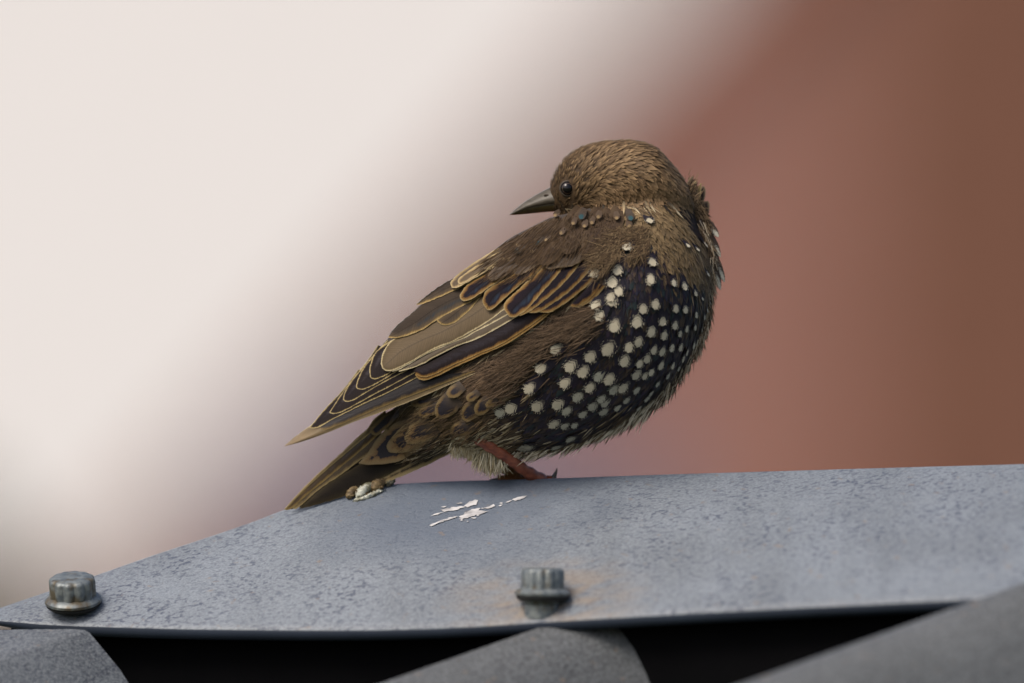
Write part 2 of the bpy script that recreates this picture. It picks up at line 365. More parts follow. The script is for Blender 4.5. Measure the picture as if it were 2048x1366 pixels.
def brick_house():
    # gable end facing the camera; its left rake climbs at about 47 degrees
    Y = 24.0; k = (DIST + Y) / DIST * S
    X = lambda px: (px - 1024) * k
    Z = lambda py: ZC + (683 - py) * k
    x0, z0 = X(520), Z(960); x1, z1 = X(1450), Z(0)
    sl = (z1 - z0) / (x1 - x0)
    xe = x0 - 0.9; ze = z0 - 0.9 * sl
    xa = x1 + 2.2; za = z1 + 2.2 * sl
    xr = 2 * xa - xe
    t = empty('brick_house', (xa, Y + 3, 0)); tag(t, 'red brick gable house far behind the bird', 'house')
    K = lambda o: adopt(o, t)
    v = [(xe, Y, 0), (xr, Y, 0), (xr, Y, ze), (xa, Y, za), (xe, Y, ze)]
    v += [(a, Y + 6, c) for a, b, c in v]
    f = [(0,1,2,3,4), (9,8,7,6,5), (0,5,6,1), (1,6,7,2), (4,9,5,0)]
    K(link_mesh('wall', v, f, MAT_BRICK, None, False))
    th = 0.10
    for xa_, xb_ in ((xe - 0.12, xa), (xr + 0.12, xa)):
        zb = ze - 0.12 * sl
        v = [(xa_, Y - 0.05, zb + 0.01), (xb_, Y - 0.05, za + 0.01), (xb_, Y - 0.05, za + th * 1.4), (xa_, Y - 0.05, zb + th * 1.4)]
        v += [(a, Y + 6.1, c) for a, b, c in v]
        K(link_mesh('roof_slope', v, [(0,1,2,3), (7,6,5,4), (0,4,5,1), (3,2,6,7), (0,3,7,4), (1,5,6,2)], MAT_TILE, None, False))
    # brown boarded upper panel on the right of the gable
    bx = X(1700)
    n = 14; wdt = 0.15
    for i in range(n):
        a = bx + i * wdt
        if a + wdt > xr: break
        top = min(z0 + (a - x0) * sl, za - abs(a - xa) * sl) - 0.12
        top = min(top, ZC + 2.4)
        K(box('timber_board', (a, a + wdt - 0.012, Y - 0.03 - 0.004 * (i % 2), Y + 0.02, ZC - 1.6, top), MAT_TIMBER))
brick_house()

def lean_to():
    Y = 17.0; k = (DIST + Y) / DIST * S
    X = lambda px: (px - 1024) * k
    Z = lambda py: ZC + (683 - py) * k
    t = empty('slate_lean_to', (X(900), Y + 0.8, 0)); tag(t, 'low lean-to with grey slate roof in front of the brick house', 'shed')
    K = lambda o: adopt(o, t)
    xa, xb = X(560), X(1180)
    K(box('wall', (xa, xb, Y + 0.1, Y + 2.6, 0, Z(1120)), MAT_BRICK))
    v = [(xa - .1, Y - .05, Z(1130)), (xb + .1, Y - .05, Z(1130)), (xb + .1, Y + 2.8, Z(850)), (xa - .1, Y + 2.8, Z(850))]
    v += [(a, b, c - 0.06) for a, b, c in v]
    K(link_mesh('roof', v, [(0,1,2,3), (7,6,5,4), (0,4,5,1), (1,5,6,2), (2,6,7,3), (3,7,4,0)], MAT_SLATE, None, False))
lean_to()

def shrub():
    Y = 14.0; k = (DIST + Y) / DIST * S
    cx, top = (-150 - 1024) * k, ZC + (683 - 1010) * k
    t = empty('tall_shrub', (cx, Y, 0)); tag(t, 'tall olive green shrub in front of the white house', 'shrub')
    bark = plain('bark', (0.10, 0.075, 0.05), 0.9); leafm = plain('olive_leaf', (0.075, 0.07, 0.022), 0.7, 0.2, 0.35, 9)
    v, f = tube([Vector((cx, Y, 0)), Vector((cx + .05, Y, 1.0)), Vector((cx - .05, Y, 2.0)), Vector((cx, Y, top - .2))], [.09, .07, .05, .02], 8)
    adopt(link_mesh('trunk', v, f, bark), t)
    r = random.Random(3); v, f = [], []
    for i in range(5000):
        h = r.random(); rad = (0.75 * math.sin(math.pi * min(1, 0.15 + h * 0.85)) ** 0.6) * math.sqrt(r.random())
        a = r.random() * 6.283
        c = Vector((cx + rad * math.cos(a) * 0.55, Y + rad * math.sin(a), 0.35 + h * (top - 0.35)))
        d1 = Vector((r.uniform(-1, 1), r.uniform(-1, 1), r.uniform(-1, 1))).normalized(); d2 = d1.cross(Vector((r.uniform(-1, 1), r.uniform(-1, 1), r.uniform(-1, 1)))).normalized()
        n = len(v); v += [c - d1 * .05, c + d2 * .02, c + d1 * .05, c - d2 * .02]; f.append((n, n+1, n+2, n+3))
    o = adopt(link_mesh('crown', v, f, leafm, None, False), t); o['kind'] = 'stuff'
shrub()

# ------------------------------------------------------------------ the shed roof under the bird
RIDGE = [(-55, 1236), (0, 1216), (100, 1182), (200, 1148), (300, 1113), (400, 1080), (500, 1046), (565, 1021), (640, 997), (715, 979), (790, 968.5), (900, 962.5), (1000, 960), (1100, 957), (1300, 950), (1500, 944), (1800, 935), (2048, 928), (2400, 916), (2800, 902)]
FRONT = [(-55, 1237.5), (0, 1240), (100, 1246), (200, 1250), (400, 1255), (700, 1257), (900, 1252), (1100, 1240), (1300, 1228), (1600, 1212), (2048, 1190), (2400, 1171), (2800, 1150)]
RD = [(-55, -0.012), (0, -0.010), (300, 0.0), (565, 0.006), (1000, 0.002), (1500, -0.016), (2048, -0.045), (2800, -0.09)]
FD = [(-55, -0.0125), (0, -0.020), (300, -0.045), (700, -0.07), (1100, -0.09), (1600, -0.125), (2048, -0.155), (2800, -0.21)]
def curve_at(tab):
    pts = cr(tab, 400)
    return lambda x: interp([(p.x, p.y) for p in pts], x)
_r = [(p.x, p.y) for p in cr(RIDGE, 260)]; _f = [(p.x, p.y) for p in cr(FRONT, 260)]
ridge_y = lambda x: interp(_r, x); front_y = lambda x: interp(_f, x)
def cap_point(x, k, off=0.0):
    """point on the near flange, k = 0 at the front edge, 1 at the ridge"""
    ry, fy = ridge_y(x), front_y(x); rd, fd = interp(RD, x), interp(FD, x)
    kk = k
    py = fy + (ry - fy) * (kk + 0.16 * kk * (1 - kk))
    d = fd + (rd - fd) * kk
    p = P(x, py, d); p.z += off * 0.86; p.y -= off * 0.5
    return p
shed = empty('shed', (0, 0.05, 0))
tag(shed, 'grey coated metal shed roof with folded ridge cap and ribbed sheets', 'shed')
def build_cap():
    xs = [-55 + (2855) * (i / 240.0) for i in range(241)]
    ks = [0, 0.04, 0.1, 0.2, 0.3, 0.4, 0.5, 0.6, 0.7, 0.8, 0.88, 0.94, 0.98, 1.0]
    far = [(0.004, 0.6), (0.010, 3.2), (0.02, 9), (0.05, 30), (0.10, 72), (0.16, 122)]
    v, f, mi = [], [], []
    for x in xs:
        sc = smooth((x + 55) / 500.0) * 0.8 + 0.2
        row = []
        fp = cap_point(x, 0)
        t = min(1.0, 0.15 + (x + 55) / 160.0)
        # hem: the sheet folds down and back under itself
        row.append(fp + Vector((0, 0.010, -0.0044 * t))); row.append(fp + Vector((0, 0.002, -0.0046 * t)))
        row.append(fp + Vector((0, -0.0004, -0.0030 * t))); row.append(fp + Vector((0, -0.0003, -0.0008 * t)))
        row += [cap_point(x, k) for k in ks]
        rp = cap_point(x, 1.0)
        for d, dn in far:
            row.append(rp + Vector((0, d * sc, -dn * S * sc)))
        v += row; nrow = len(row)
    for i in range(len(xs) - 1):
        for j in range(nrow - 1):
            f.append((i*nrow + j, (i+1)*nrow + j, (i+1)*nrow + j + 1, i*nrow + j + 1)); mi.append(1 if j < 3 else 0)
    o = link_mesh('ridge_cap', v, f, MAT_CAP); o.data.materials.append(MAT_HEM)
    o.data.polygons.foreach_set('material_index', mi)
    return adopt(o, shed)
cap = build_cap()

# ribbed sheets: one profile run down the slope, each rib met by the eye under the cap's edge
RIBDIR = Vector((-0.85, -0.45, -0.29)).normalized()
def rib(cx, cy, d, wtop=0.040, back=0.10, fwd=0.55, crisp=False, rise=0.045, mat=None):
    """one roof sheet rib; (cx, cy, d): a point of its left crest edge"""
    c = P(cx, cy, d)
    U = Vector((1, -0.12, 0.02)).normalized()
    prof = [(-0.034, -rise), (-0.018, -rise * 0.55), (-0.004, -0.006), (0.0, -0.0015), (0.004, 0.0)]
    prof += [(wtop * 0.2, 0.0004), (wtop * 0.4, -0.0014), (wtop * 0.55, -0.0045), (wtop * 0.7, -0.0105), (wtop * 0.85, -0.019), (wtop, -0.029), (wtop + 0.012, -rise + 0.004), (wtop + 0.02, -rise)]
    if crisp: prof = prof[:5] + [(wtop * 0.3, 0.0002), (wtop * 0.6, 0.0002), (wtop * 0.9, 0.0), (wtop * 0.97, -0.0004), (wtop, -0.0014), (wtop + 0.012, -0.016), (wtop + 0.03, -rise)]
    prof += [(wtop + 0.10, -rise - 0.0005)]
    v, f = [], []
    N = 14
    for i in range(N):
        s = -back + (back + fwd) * i / (N - 1)
        for a, b in prof: v.append(c + U * a + Vector((0, 0, b)) + RIBDIR * s)
    n = len(prof)
    for i in range(N - 1):
        for j in range(n - 1): f.append((i*n + j, (i+1)*n + j, (i+1)*n + j + 1, i*n + j + 1))
    return adopt(link_mesh('roof_rib', v, f, mat or MAT_SHEET), shed)
rib(985, 1281, -0.096, 0.052, 0.03)
rib(1905, 1209, -0.165, 0.058, 0.03)
rib(-200, 1270, -0.040, 0.070, 0.004, crisp=True, mat=MAT_RIB)
def void_shade(x0, x1, dd):
    """added black strip standing in for the darkness of the void under the cap"""
    v, f = [], []
    xs = [x0 + (x1 - x0) * i / 16 for i in range(17)]
    for x in xs:
        p = cap_point(x, 0.0)
        for dz, dy in ((-0.0030, dd), (-0.13, dd - 0.012), (-0.13, dd + 0.02), (-0.0030, dd + 0.02)):
            v.append(p + Vector((0, dy, dz)))
    for i in range(16):
        for j in range(4): f.append((i*4 + j, (i+1)*4 + j, (i+1)*4 + (j+1) % 4, i*4 + (j+1) % 4))
    f += [(0, 1, 2, 3), (67, 66, 65, 64)]
    return adopt(link_mesh('void_shade_strip', v, f, MAT_VOID_SHADE, None, False), shed)
void_shade(20, 2780, 0.012)
MAT_CLAD = plain('shed_cladding', (0.20, 0.21, 0.22), 0.7)
adopt(box('wall', (-1.2, 2.6, 0.02, 2.4, 0, 2.55), MAT_CLAD), shed)

def screw(px, py, d, head_r, head_h, wash_r, tilt, lift, spin=0.0):
    base = P(px, py, d)
    ax = Vector((math.sin(tilt[0]), -math.sin(tilt[1]), 1)).normalized()
    q = ax.to_track_quat('Z', 'Y').to_matrix().to_4x4()
    mt = Matrix.Translation(base) @ q @ Matrix.Rotation(spin, 4, 'Z')
    r = empty('screw', base); adopt(r, shed)
    def lathe(name, prof, seg=36, lobes=0, amp=0.0, mat=MAT_ZINC):
        v, f = [], []
        for (rr, z, lob) in prof:
            for k in range(seg):
                a = 2 * math.pi * k / seg
                q_ = rr * (1 + (amp * abs(math.cos(a * lobes / 2)) - amp * 0.5 if lob else 0))
                v.append(mt @ Vector((q_ * math.cos(a), q_ * math.sin(a), z)))
        n = len(prof)
        for i in range(n - 1):
            for k in range(seg): f.append((i*seg + k, i*seg + (k+1) % seg, (i+1)*seg + (k+1) % seg, (i+1)*seg + k))
        f.append(tuple(range(seg))[::-1]); f.append(tuple((n-1)*seg + k for k in range(seg)))
        o = link_mesh(name, v, f, mat, None, True); o.data.set_sharp_from_angle(angle=math.radians(35)); adopt(o, r); return o
    z = lift
    if lift > 0.001:
        lathe('shank', [(head_r * 0.86, -0.003, 0), (head_r * 0.86, lift * 0.45, 0), (head_r * 0.80, lift * 0.5, 0), (head_r * 0.88, lift * 0.6, 0), (head_r * 0.88, lift, 0)])
    lathe('rubber_washer', [(wash_r * 0.82, z - 0.0012, 0), (wash_r * 0.95, z, 0), (wash_r * 0.95, z + 0.0006, 0)], mat=MAT_RUBBER)
    lathe('washer', [(wash_r * 0.9, z + 0.0006, 0), (wash_r, z + 0.0012, 0), (wash_r, z + 0.0022, 0), (wash_r * 0.93, z + 0.003, 0), (head_r * 1.02, z + 0.0038, 0)])
    lathe('head', [(head_r, z + 0.003, 1), (head_r, z + 0.003 + head_h * 0.88, 1), (head_r * 0.95, z + 0.003 + head_h, 1), (head_r * 0.86, z + 0.0035 + head_h, 1), (head_r * 0.5, z + 0.0037 + head_h, 0), (head_r * 0.1, z + 0.0036 + head_h, 0)], 72, 12, 0.10)
    return r
screw(147, 1212, -0.024, 45 * S, 0.0075, 57 * S, (-0.05, 0.33), 0.0006)
screw(1084, 1221, -0.082, 41 * S, 0.0078, 55 * S, (0.02, 0.02), 0.0048, 0.13)

# ------------------------------------------------------------------ the bird: body form
bird = empty('starling', P(1060, 958, 0.006))
tag(bird, 'young brown starling with white-spotted dark breast, head turned over its back', 'bird')
def body_form():
    v, f = [], []
    def loft(st, seg=28):
        o = len(v); n = len(st)
        for (lx, ly), (rx, ry), b, dc in st:
            c = Vector(((lx + rx) / 2, (ly + ry) / 2)); h = Vector(((rx - lx) / 2, (ry - ly) / 2))
            for k in range(seg):
                a = 2 * math.pi * k / seg
                ca, sa = math.cos(a), math.sin(a)
                q = c + h * ca
                v.append(P(q.x, q.y, (dc - b * sa) * S))
        for i in range(n - 1):
            for k in range(seg): f.append((o + i*seg + k, o + i*seg + (k+1) % seg, o + (i+1)*seg + (k+1) % seg, o + (i+1)*seg + k))
        f.append(tuple(o + k for k in range(seg))[::-1]); f.append(tuple(o + (n-1)*seg + k for k in range(seg)))
    body = [((765, 850), (815, 928), 12, 4), ((785, 828), (838, 922), 34, 4), ((812, 792), (870, 910), 58, 0), ((850, 725), (915, 893), 82, -4), ((905, 650), (1000, 905), 112, -8),
            ((960, 575), (1125, 898), 142, -10), ((1020, 512), (1245, 846), 165, -12), ((1080, 468), (1348, 758), 176, -12), ((1145, 440), (1408, 640), 168, -8),
            ((1200, 415), (1420, 540), 134, 4), ((1232, 385), (1396, 452), 100, 12), ((1250, 352), (1362, 385), 92, 14), ((1250, 330), (1335, 352), 76, 16)]
    dense = []
    comps = [[(a[0][0], a[0][1], a[1][0]), (a[1][1], a[2], a[3])] for a in body]
    A = cr([tuple(c[0]) for c in comps], 40); B = cr([tuple(c[1]) for c in comps], 40)
    # resample on index rather than arc so the pairs stay matched
    def by_index(vals, n):
        out = []
        m = len(vals)
        for i in range(n):
            t = i * (m - 1) / (n - 1); k = min(m - 2, int(t)); u = t - k
            p0, p1, p2, p3 = (Vector(vals[max(0, k-1)]), Vector(vals[k]), Vector(vals[k+1]), Vector(vals[min(m-1, k+2)]))
            out.append(0.5 * ((2*p1) + (p2 - p0)*u + (2*p0 - 5*p1 + 4*p2 - p3)*u*u + (3*p1 - p0 - 3*p2 + p3)*u*u*u))
        return out
    L = by_index([a[0] for a in body], 44); R = by_index([a[1] for a in body], 44); D = by_index([(a[2], a[3]) for a in body], 44)
    loft([((l.x, l.y), (r.x, r.y), d.x, d.y) for l, r, d in zip(L, R, D)])
    # head: from the face back to the nape (upper edge, lower edge)
    head = [((1098, 374), (1102, 412), 16, 14), ((1108, 350), (1112, 424), 32, 14), ((1124, 323), (1130, 436), 50, 14), ((1152, 300), (1160, 446), 66, 14), ((1190, 287), (1200, 455), 76, 14),
            ((1232, 283), (1240, 440), 86, 6), ((1272, 284), (1282, 428), 94, -2), ((1310, 296), (1330, 425), 90, -4), ((1338, 326), (1362, 425), 74, 0), ((1364, 358), (1388, 420), 48, 6)]
    L = by_index([a[0] for a in head], 30); R = by_index([a[1] for a in head], 30); D = by_index([(a[2], a[3]) for a in head], 30)
    loft([((l.x, l.y), (r.x, r.y), d.x, d.y) for l, r, d in zip(L, R, D)])
    # thigh bulge towards the near leg
    loft([((905, 860), (985, 800), 30, -70), ((925, 880), (1005, 835), 32, -64), ((945, 893), (1000, 862), 22, -50), ((958, 898), (988, 880), 12, -40)])
    tmp = link_mesh('tmp', v, f)
    md = tmp.modifiers.new('r', 'REMESH'); md.mode = 'VOXEL'; md.voxel_size = 0.0011; md.use_smooth_shade = True
    sm = tmp.modifiers.new('s', 'SMOOTH'); sm.iterations = 14; sm.factor = 0.5
    dg = bpy.context.evaluated_depsgraph_get(); dg.update()
    me = bpy.data.meshes.new_from_object(tmp.evaluated_get(dg)); me.name = 'body'
    bpy.data.objects.remove(tmp)
    return me
body_me = body_form()
body = bpy.data.objects.new('body', body_me); col.objects.link(body); adopt(body, bird)
body_me.polygons.foreach_set('use_smooth', [True] * len(body_me.polygons))
BV = BVHTree.FromPolygons([v.co.copy() for v in body_me.vertices], [tuple(p.vertices) for p in body_me.polygons])
CAMP = Vector((0, -DIST, ZC))
def hit(px, py):
    d = (P(px, py, 0) - CAMP).normalized()
    loc, nor, idx, dist = BV.ray_cast(CAMP, d)
    if loc is None:
        q = P(px, py, 0); loc, nor, idx, dist = BV.find_nearest(q)
        return loc, nor, False
    return loc, nor, True
def body_depth(px, py):
    loc, nor, ok = hit(px, py)
    return loc.y / S

# ---- flow of the plumage and its colours
FLOW = [(1120,340,.35,-.94),(1150,305,.6,-.8),(1200,280,.95,-.3),(1270,278,1,.1),(1320,300,.75,.65),(1350,345,.55,.83),(1390,385,.5,.85),(1178,372,.5,-.85),(1204,306,.8,-.6),(1243,293,.97,-.2),(1270,327,.95,.25),(1240,360,.9,.2),(1300,370,.85,.5),(1350,390,.7,.7),
 (1150,330,.6,-.8),(1160,400,.6,-.6),(1125,400,.4,-.5),(1200,350,.85,-.4),(1215,385,.8,.3),(1250,400,.35,.93),(1200,412,.1,1),(1330,405,.55,.83),(1290,400,.4,.9),
 (1150,430,-.5,.85),(1200,440,-.35,.93),(1100,450,-.75,.65),(1020,500,-.8,.6),(1230,470,-.3,.95),(1180,500,-.55,.83),(930,560,-.85,.55),
 (1300,460,0,1),(1350,500,.15,.98),(1390,540,.1,.99),(1410,450,.3,.95),
 (1430,560,0,1),(1425,640,-.15,.98),(1380,740,-.4,.9),(1300,810,-.65,.76),(1200,870,-.8,.6),(1080,910,-.9,.42),(1250,560,-.15,1),(1250,650,-.25,.96),(1350,620,-.12,.99),(1200,740,-.5,.86),(1100,800,-.7,.7),(1190,600,-.5,.86),
 (1150,640,-.85,.5),(1050,700,-.9,.45),(980,780,-.92,.4),(900,830,-.9,.45),(850,880,-.85,.5),(950,900,-.75,.6),(780,900,-.85,.55)]
def flow(px, py):
    sx = sy = 0.0
    for x, y, a, b in FLOW:
        d2 = (px - x) ** 2 + (py - y) ** 2 + 60.0
        wt = 1.0 / (d2 ** 1.5)
        sx += a * wt; sy += b * wt
    l = math.hypot(sx, sy) or 1.0
    return sx / l, sy / l
def inpoly(x, y, poly):
    c = False; j = len(poly) - 1
    for i in range(len(poly)):
        xi, yi = poly[i]; xj, yj = poly[j]
        if (yi > y) != (yj > y) and x < (xj - xi) * (y - yi) / (yj - yi) + xi: c = not c
        j = i
    return c
POLY = [('head', [(1080,260),(1400,250),(1400,350),(1360,372),(1300,360),(1240,372),(1190,400),(1160,412),(1110,430),(1080,420)]),
 ('neck', [(1190,398),(1240,368),(1300,358),(1360,365),(1420,350),(1440,420),(1400,415),(1340,412),(1280,414),(1220,418),(1170,428),(1140,418)]),
 ('hollow_shade', [(1345,405),(1400,410),(1418,440),(1412,500),(1385,480),(1365,440)]),
 ('tan', [(1235,425),(1345,412),(1375,455),(1400,505),(1402,575),(1372,560),(1340,535),(1310,495),(1262,482),(1225,520),(1208,500)]),
 ('scap', [(1170,425),(1240,420),(1240,470),(1205,505),(1195,545),(1130,560),(1000,620),(760,720),(700,800),(760,640),(950,520),(1100,425)]),
 ('flank', [(1205,560),(1192,630),(1150,660),(1105,700),(1062,765),(1020,800),(985,835),(900,800),(850,800),(950,720),(1093,615)]),
 ('breast', [(1190,480),(1262,478),(1312,490),(1345,535),(1402,560),(1418,640),(1392,735),(1330,805),(1240,848),(1180,880),(1080,895),(1010,850),(1062,765),(1105,700),(1192,630),(1180,560)]),
 ('vent', [(890,890),(1000,880),(1040,925),(1000,970),(880,930)]),
 ('under', [(700,980),(740,800),(860,790),(985,830),(960,890),(890,905)])]
def region(px, py, j=10):
    if py > 480: j *= 2.6
    px += random.gauss(0, j) * 0.6; py += random.gauss(0, j) * 0.6
    for n, p in POLY:
        if inpoly(px, py, p): return n
    if px > 1400 and py < 720: return 'edge'
    return 'belly'
def rc(*cs):
    c = random.choice(cs); k = random.uniform(0.75, 1.2)
    return (c[0] * k * 1.06, c[1] * k * 0.97, c[2] * k * 0.84)
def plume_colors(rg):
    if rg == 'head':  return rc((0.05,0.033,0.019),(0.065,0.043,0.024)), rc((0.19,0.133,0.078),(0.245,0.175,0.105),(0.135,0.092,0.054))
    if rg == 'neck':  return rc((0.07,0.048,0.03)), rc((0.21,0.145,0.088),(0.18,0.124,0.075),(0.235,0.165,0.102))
    if rg == 'hollow_shade': return (0.012,0.009,0.010), rc((0.02,0.014,0.014),(0.035,0.022,0.02))  # near-black: shadow of the neck fold put into the feather colour
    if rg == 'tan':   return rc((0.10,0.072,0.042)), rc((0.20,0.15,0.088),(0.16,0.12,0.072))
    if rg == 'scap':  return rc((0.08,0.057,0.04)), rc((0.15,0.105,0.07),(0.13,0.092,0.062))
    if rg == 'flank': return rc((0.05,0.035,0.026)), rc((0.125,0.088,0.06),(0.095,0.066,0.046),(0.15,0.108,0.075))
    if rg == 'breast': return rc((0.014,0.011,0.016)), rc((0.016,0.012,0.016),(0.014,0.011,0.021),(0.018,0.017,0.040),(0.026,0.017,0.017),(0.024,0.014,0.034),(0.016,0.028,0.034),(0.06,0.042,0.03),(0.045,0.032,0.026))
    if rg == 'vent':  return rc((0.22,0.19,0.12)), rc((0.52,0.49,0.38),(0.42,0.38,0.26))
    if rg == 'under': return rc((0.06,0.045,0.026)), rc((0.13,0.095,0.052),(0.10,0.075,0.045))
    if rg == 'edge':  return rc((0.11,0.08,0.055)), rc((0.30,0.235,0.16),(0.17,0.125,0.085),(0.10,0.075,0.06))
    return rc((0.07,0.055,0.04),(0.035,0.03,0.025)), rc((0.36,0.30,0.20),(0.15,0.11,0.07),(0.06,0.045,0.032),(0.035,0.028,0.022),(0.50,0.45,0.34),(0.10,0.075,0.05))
# colour of the skin under the plumage
ca = body_me.color_attributes.new('Col', 'FLOAT_COLOR', 'POINT')
flat = []
for vt in body_me.vertices:
    x, y = to_px(vt.co); c = plume_colors(region(x, y, 6))[0]; flat += [c[0], c[1], c[2], 1.0]
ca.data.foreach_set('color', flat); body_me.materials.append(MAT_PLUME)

def frame_at(loc, nor, px, py, wob=0.15):
    fx, fy = flow(px, py)
    a = random.gauss(0, wob); fx, fy = fx * math.cos(a) - fy * math.sin(a), fx * math.sin(a) + fy * math.cos(a)
    t = Vector((fx, 0, -fy)); t = t - nor * t.dot(nor)
    if t.length < 1e-3: t = Vector((0, 0, -1)) - nor * nor.dot(Vector((0, 0, -1)))
    return t.normalized()
class Acc:
    def __init__(s): s.v, s.f, s.c = [], [], []
    def build(s, name, mat):
        o = link_mesh(name, s.v, s.f, mat, None, True, colattr=s.c); adopt(o, bird); o['kind'] = 'stuff'; return o
def mini_feather(acc, loc, nor, t, L, W, lift, c0, c1, rows=5, lance=1.0, base_off=0.0002):
    """small contour feather, follows the surface; rounded or lance-shaped tip"""
    n0 = len(acc.v)
    p = loc.copy(); n = nor.copy(); d = t.copy(); step = L / (rows - 1)
    for i in range(rows):
        v = i / (rows - 1)
        wd = W * (0.55 + 0.45 * math.sin(math.pi * min(1, v * 0.9 + 0.1))) * (1 - v ** (2.4 / lance)) ** 0.5 if i < rows - 1 else 0.0
        off = base_off + lift * v
        b = n.cross(d).normalized()
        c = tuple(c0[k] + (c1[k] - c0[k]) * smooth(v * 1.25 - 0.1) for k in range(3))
        q = p + n * off
        if i < rows - 1:
            acc.v += [q - b * wd - n * (wd * 0.25), q, q + b * wd - n * (wd * 0.25)]; acc.c += [tuple(x * 0.9 for x in c), c, tuple(x * 0.9 for x in c)]
        else:
            acc.v.append(q); acc.c.append(c)
        if i < rows - 1:
            r = BV.find_nearest(p + d * step)
            if r[0] is not None:
                # do not drag right round the silhouette
                p2, n2 = r[0], r[1]
                n = (n * 0.4 + n2 * 0.6).normalized(); p = p2
                d = (d - n * d.dot(n)).normalized()
    for i in range(rows - 2):
        a = n0 + i * 3
        acc.f += [(a, a+1, a+4, a+3), (a+1, a+2, a+5, a+4)]
    a = n0 + (rows - 2) * 3
    acc.f += [(a, a+1, a+3), (a+1, a+2, a+3)]
def strand(acc, loc, nor, t, L, W, lift, c0, c1, curl=0.0):
    n0 = len(acc.v)
    b = nor.cross(t).normalized()
    for i in range(3):
        v = i / 2.0
        q = loc + t * (L * v) + nor * (0.0002 + lift * v * (1.2 - 0.4 * v)) + b * (curl * v * v)
        c = tuple(c0[k] + (c1[k] - c0[k]) * v for k in range(3))
        if i < 2:
            wd = W * (1 - 0.45 * v); acc.v += [q - b * wd, q + b * wd]; acc.c += [c, c]
        else: acc.v.append(q); acc.c.append(c)
    acc.f += [(n0, n0+1, n0+3, n0+2), (n0+2, n0+3, n0+4)]

R4 = [(510,515,45),(395,660,48),(310,805,48),(160,965,50),(365,945,50),(575,770,50),(520,930,50),(755,805,45),(610,650,50),(705,690,50),(760,575,50),(890,520,60),(905,735,48),(1010,800,48),(490,1075,42),
 (1100,710,42),(1165,715,30),(1215,685,34),(1015,605,45),(1050,500,42),(1120,460,42),(1130,620,38),(1180,590,36),(1230,525,34),(1295,530,34),(1285,635,34),(1365,505,30),(1430,500,30),(1370,640,28),(1450,580,28),(1525,490,26),(1475,540,24),(1550,460,24),(1585,370,18),
 (1110,310,48),(1155,215,42),(1245,185,36),(1300,300,36),(1215,385,40),(1310,410,36),(1390,330,34),(1425,400,28),(1475,360,28),(1535,355,24),(1395,210,32),(1465,220,28),(1545,255,24),(1605,275,20),(1625,225,16),(1645,170,14),(1590,140,13),(1540,100,22),(1460,45,30),(1380,20,30),(1205,5,36),(945,340,48),(930,155,48),(810,190,40),(835,265,45)]
R4G = [(85,1000,45),(585,980,42),(670,875,45),(830,720,48),(940,820,45),(1105,825,34),(845,890,36),(870,925,36),(775,950,40),(855,990,40),(570,1095,36),(270,1260,56),(500,1255,42),(615,1190,44),(1180,890,32),(1340,715,28),(1210,850,26),(1030,900,32),(1260,780,26),(1420,660,22),(1480,620,20),(1120,960,26),(960,960,30),(700,1010,36),(640,1090,30)]
R1 = [(1205,780,32),(1035,985,45),(970,1140,42),(1220,1085,40),(1210,1200,40),(800,1170,42),(1480,965,19),(1550,990,18),(1608,955,22),(1625,1170,18),(1690,1100,20),(930,1230,42),(975,1290,40),(920,1340,40)]
SPOTS = [(980 + x / 3.794, 560 + y / 3.794, r / 3.794) for x, y, r in R4 + R4G] + [(980 + x / 3.794, 240 + y / 3.794, r / 3.794) for x, y, r in R1]
def covers_spot(x, y, dx, dy, L):
    for sx, sy, sr in SPOTS:
        for t in (0.0, 0.35, 0.7, 1.0):
            if abs(x + dx * L * t - sx) < sr * 0.9 and abs(y + dy * L * t - sy) < sr * 0.9: return random.random() < 0.9
    return False
# sample the surface evenly
tris = []
areas = []
for p in body_me.polygons:
    areas.append(p.area)
import bisect
cum = []; s_ = 0.0
for a in areas: s_ += a; cum.append(s_)
def sample():
    i = bisect.bisect_left(cum, random.random() * s_)
    p = body_me.polygons[min(i, len(cum) - 1)]
    vs = [body_me.vertices[k].co for k in p.vertices]
    a, b = random.random(), random.random()
    if len(vs) == 4:
        q = vs[0].lerp(vs[1], a).lerp(vs[3].lerp(vs[2], a), b)
    else:
        if a + b > 1: a, b = 1 - a, 1 - b
        q = vs[0] + (vs[1] - vs[0]) * a + (vs[2] - vs[0]) * b
    return q, p.normal.copy()
accs = {k: Acc() for k in ('head', 'neck', 'hollow_shade', 'tan', 'scap', 'flank', 'breast', 'vent', 'under', 'edge', 'belly')}
SPEC = {'head': (24, 4.0, 4.6, 1.6, 0.18), 'neck': (27, 8.5, 4.2, 1.1, 0.25), 'hollow_shade': (26, 8, 2.5, 1.2, 0.2), 'tan': (38, 9, 5, 1.3, 0.3), 'scap': (34, 10, 3, 1.0, 0.18), 'flank': (58, 3.6, 5, 2.0, 0.16),
        'breast': (36, 9.5, 4, 1.1, 0.18), 'vent': (46, 6, 7, 1.6, 0.3), 'under': (40, 9, 3, 1.2, 0.2), 'edge': (50, 3.8, 6, 2.0, 0.16), 'belly': (54, 3.8, 7, 2.0, 0.18)}
EYE = (1135, 377)
NF = 17000
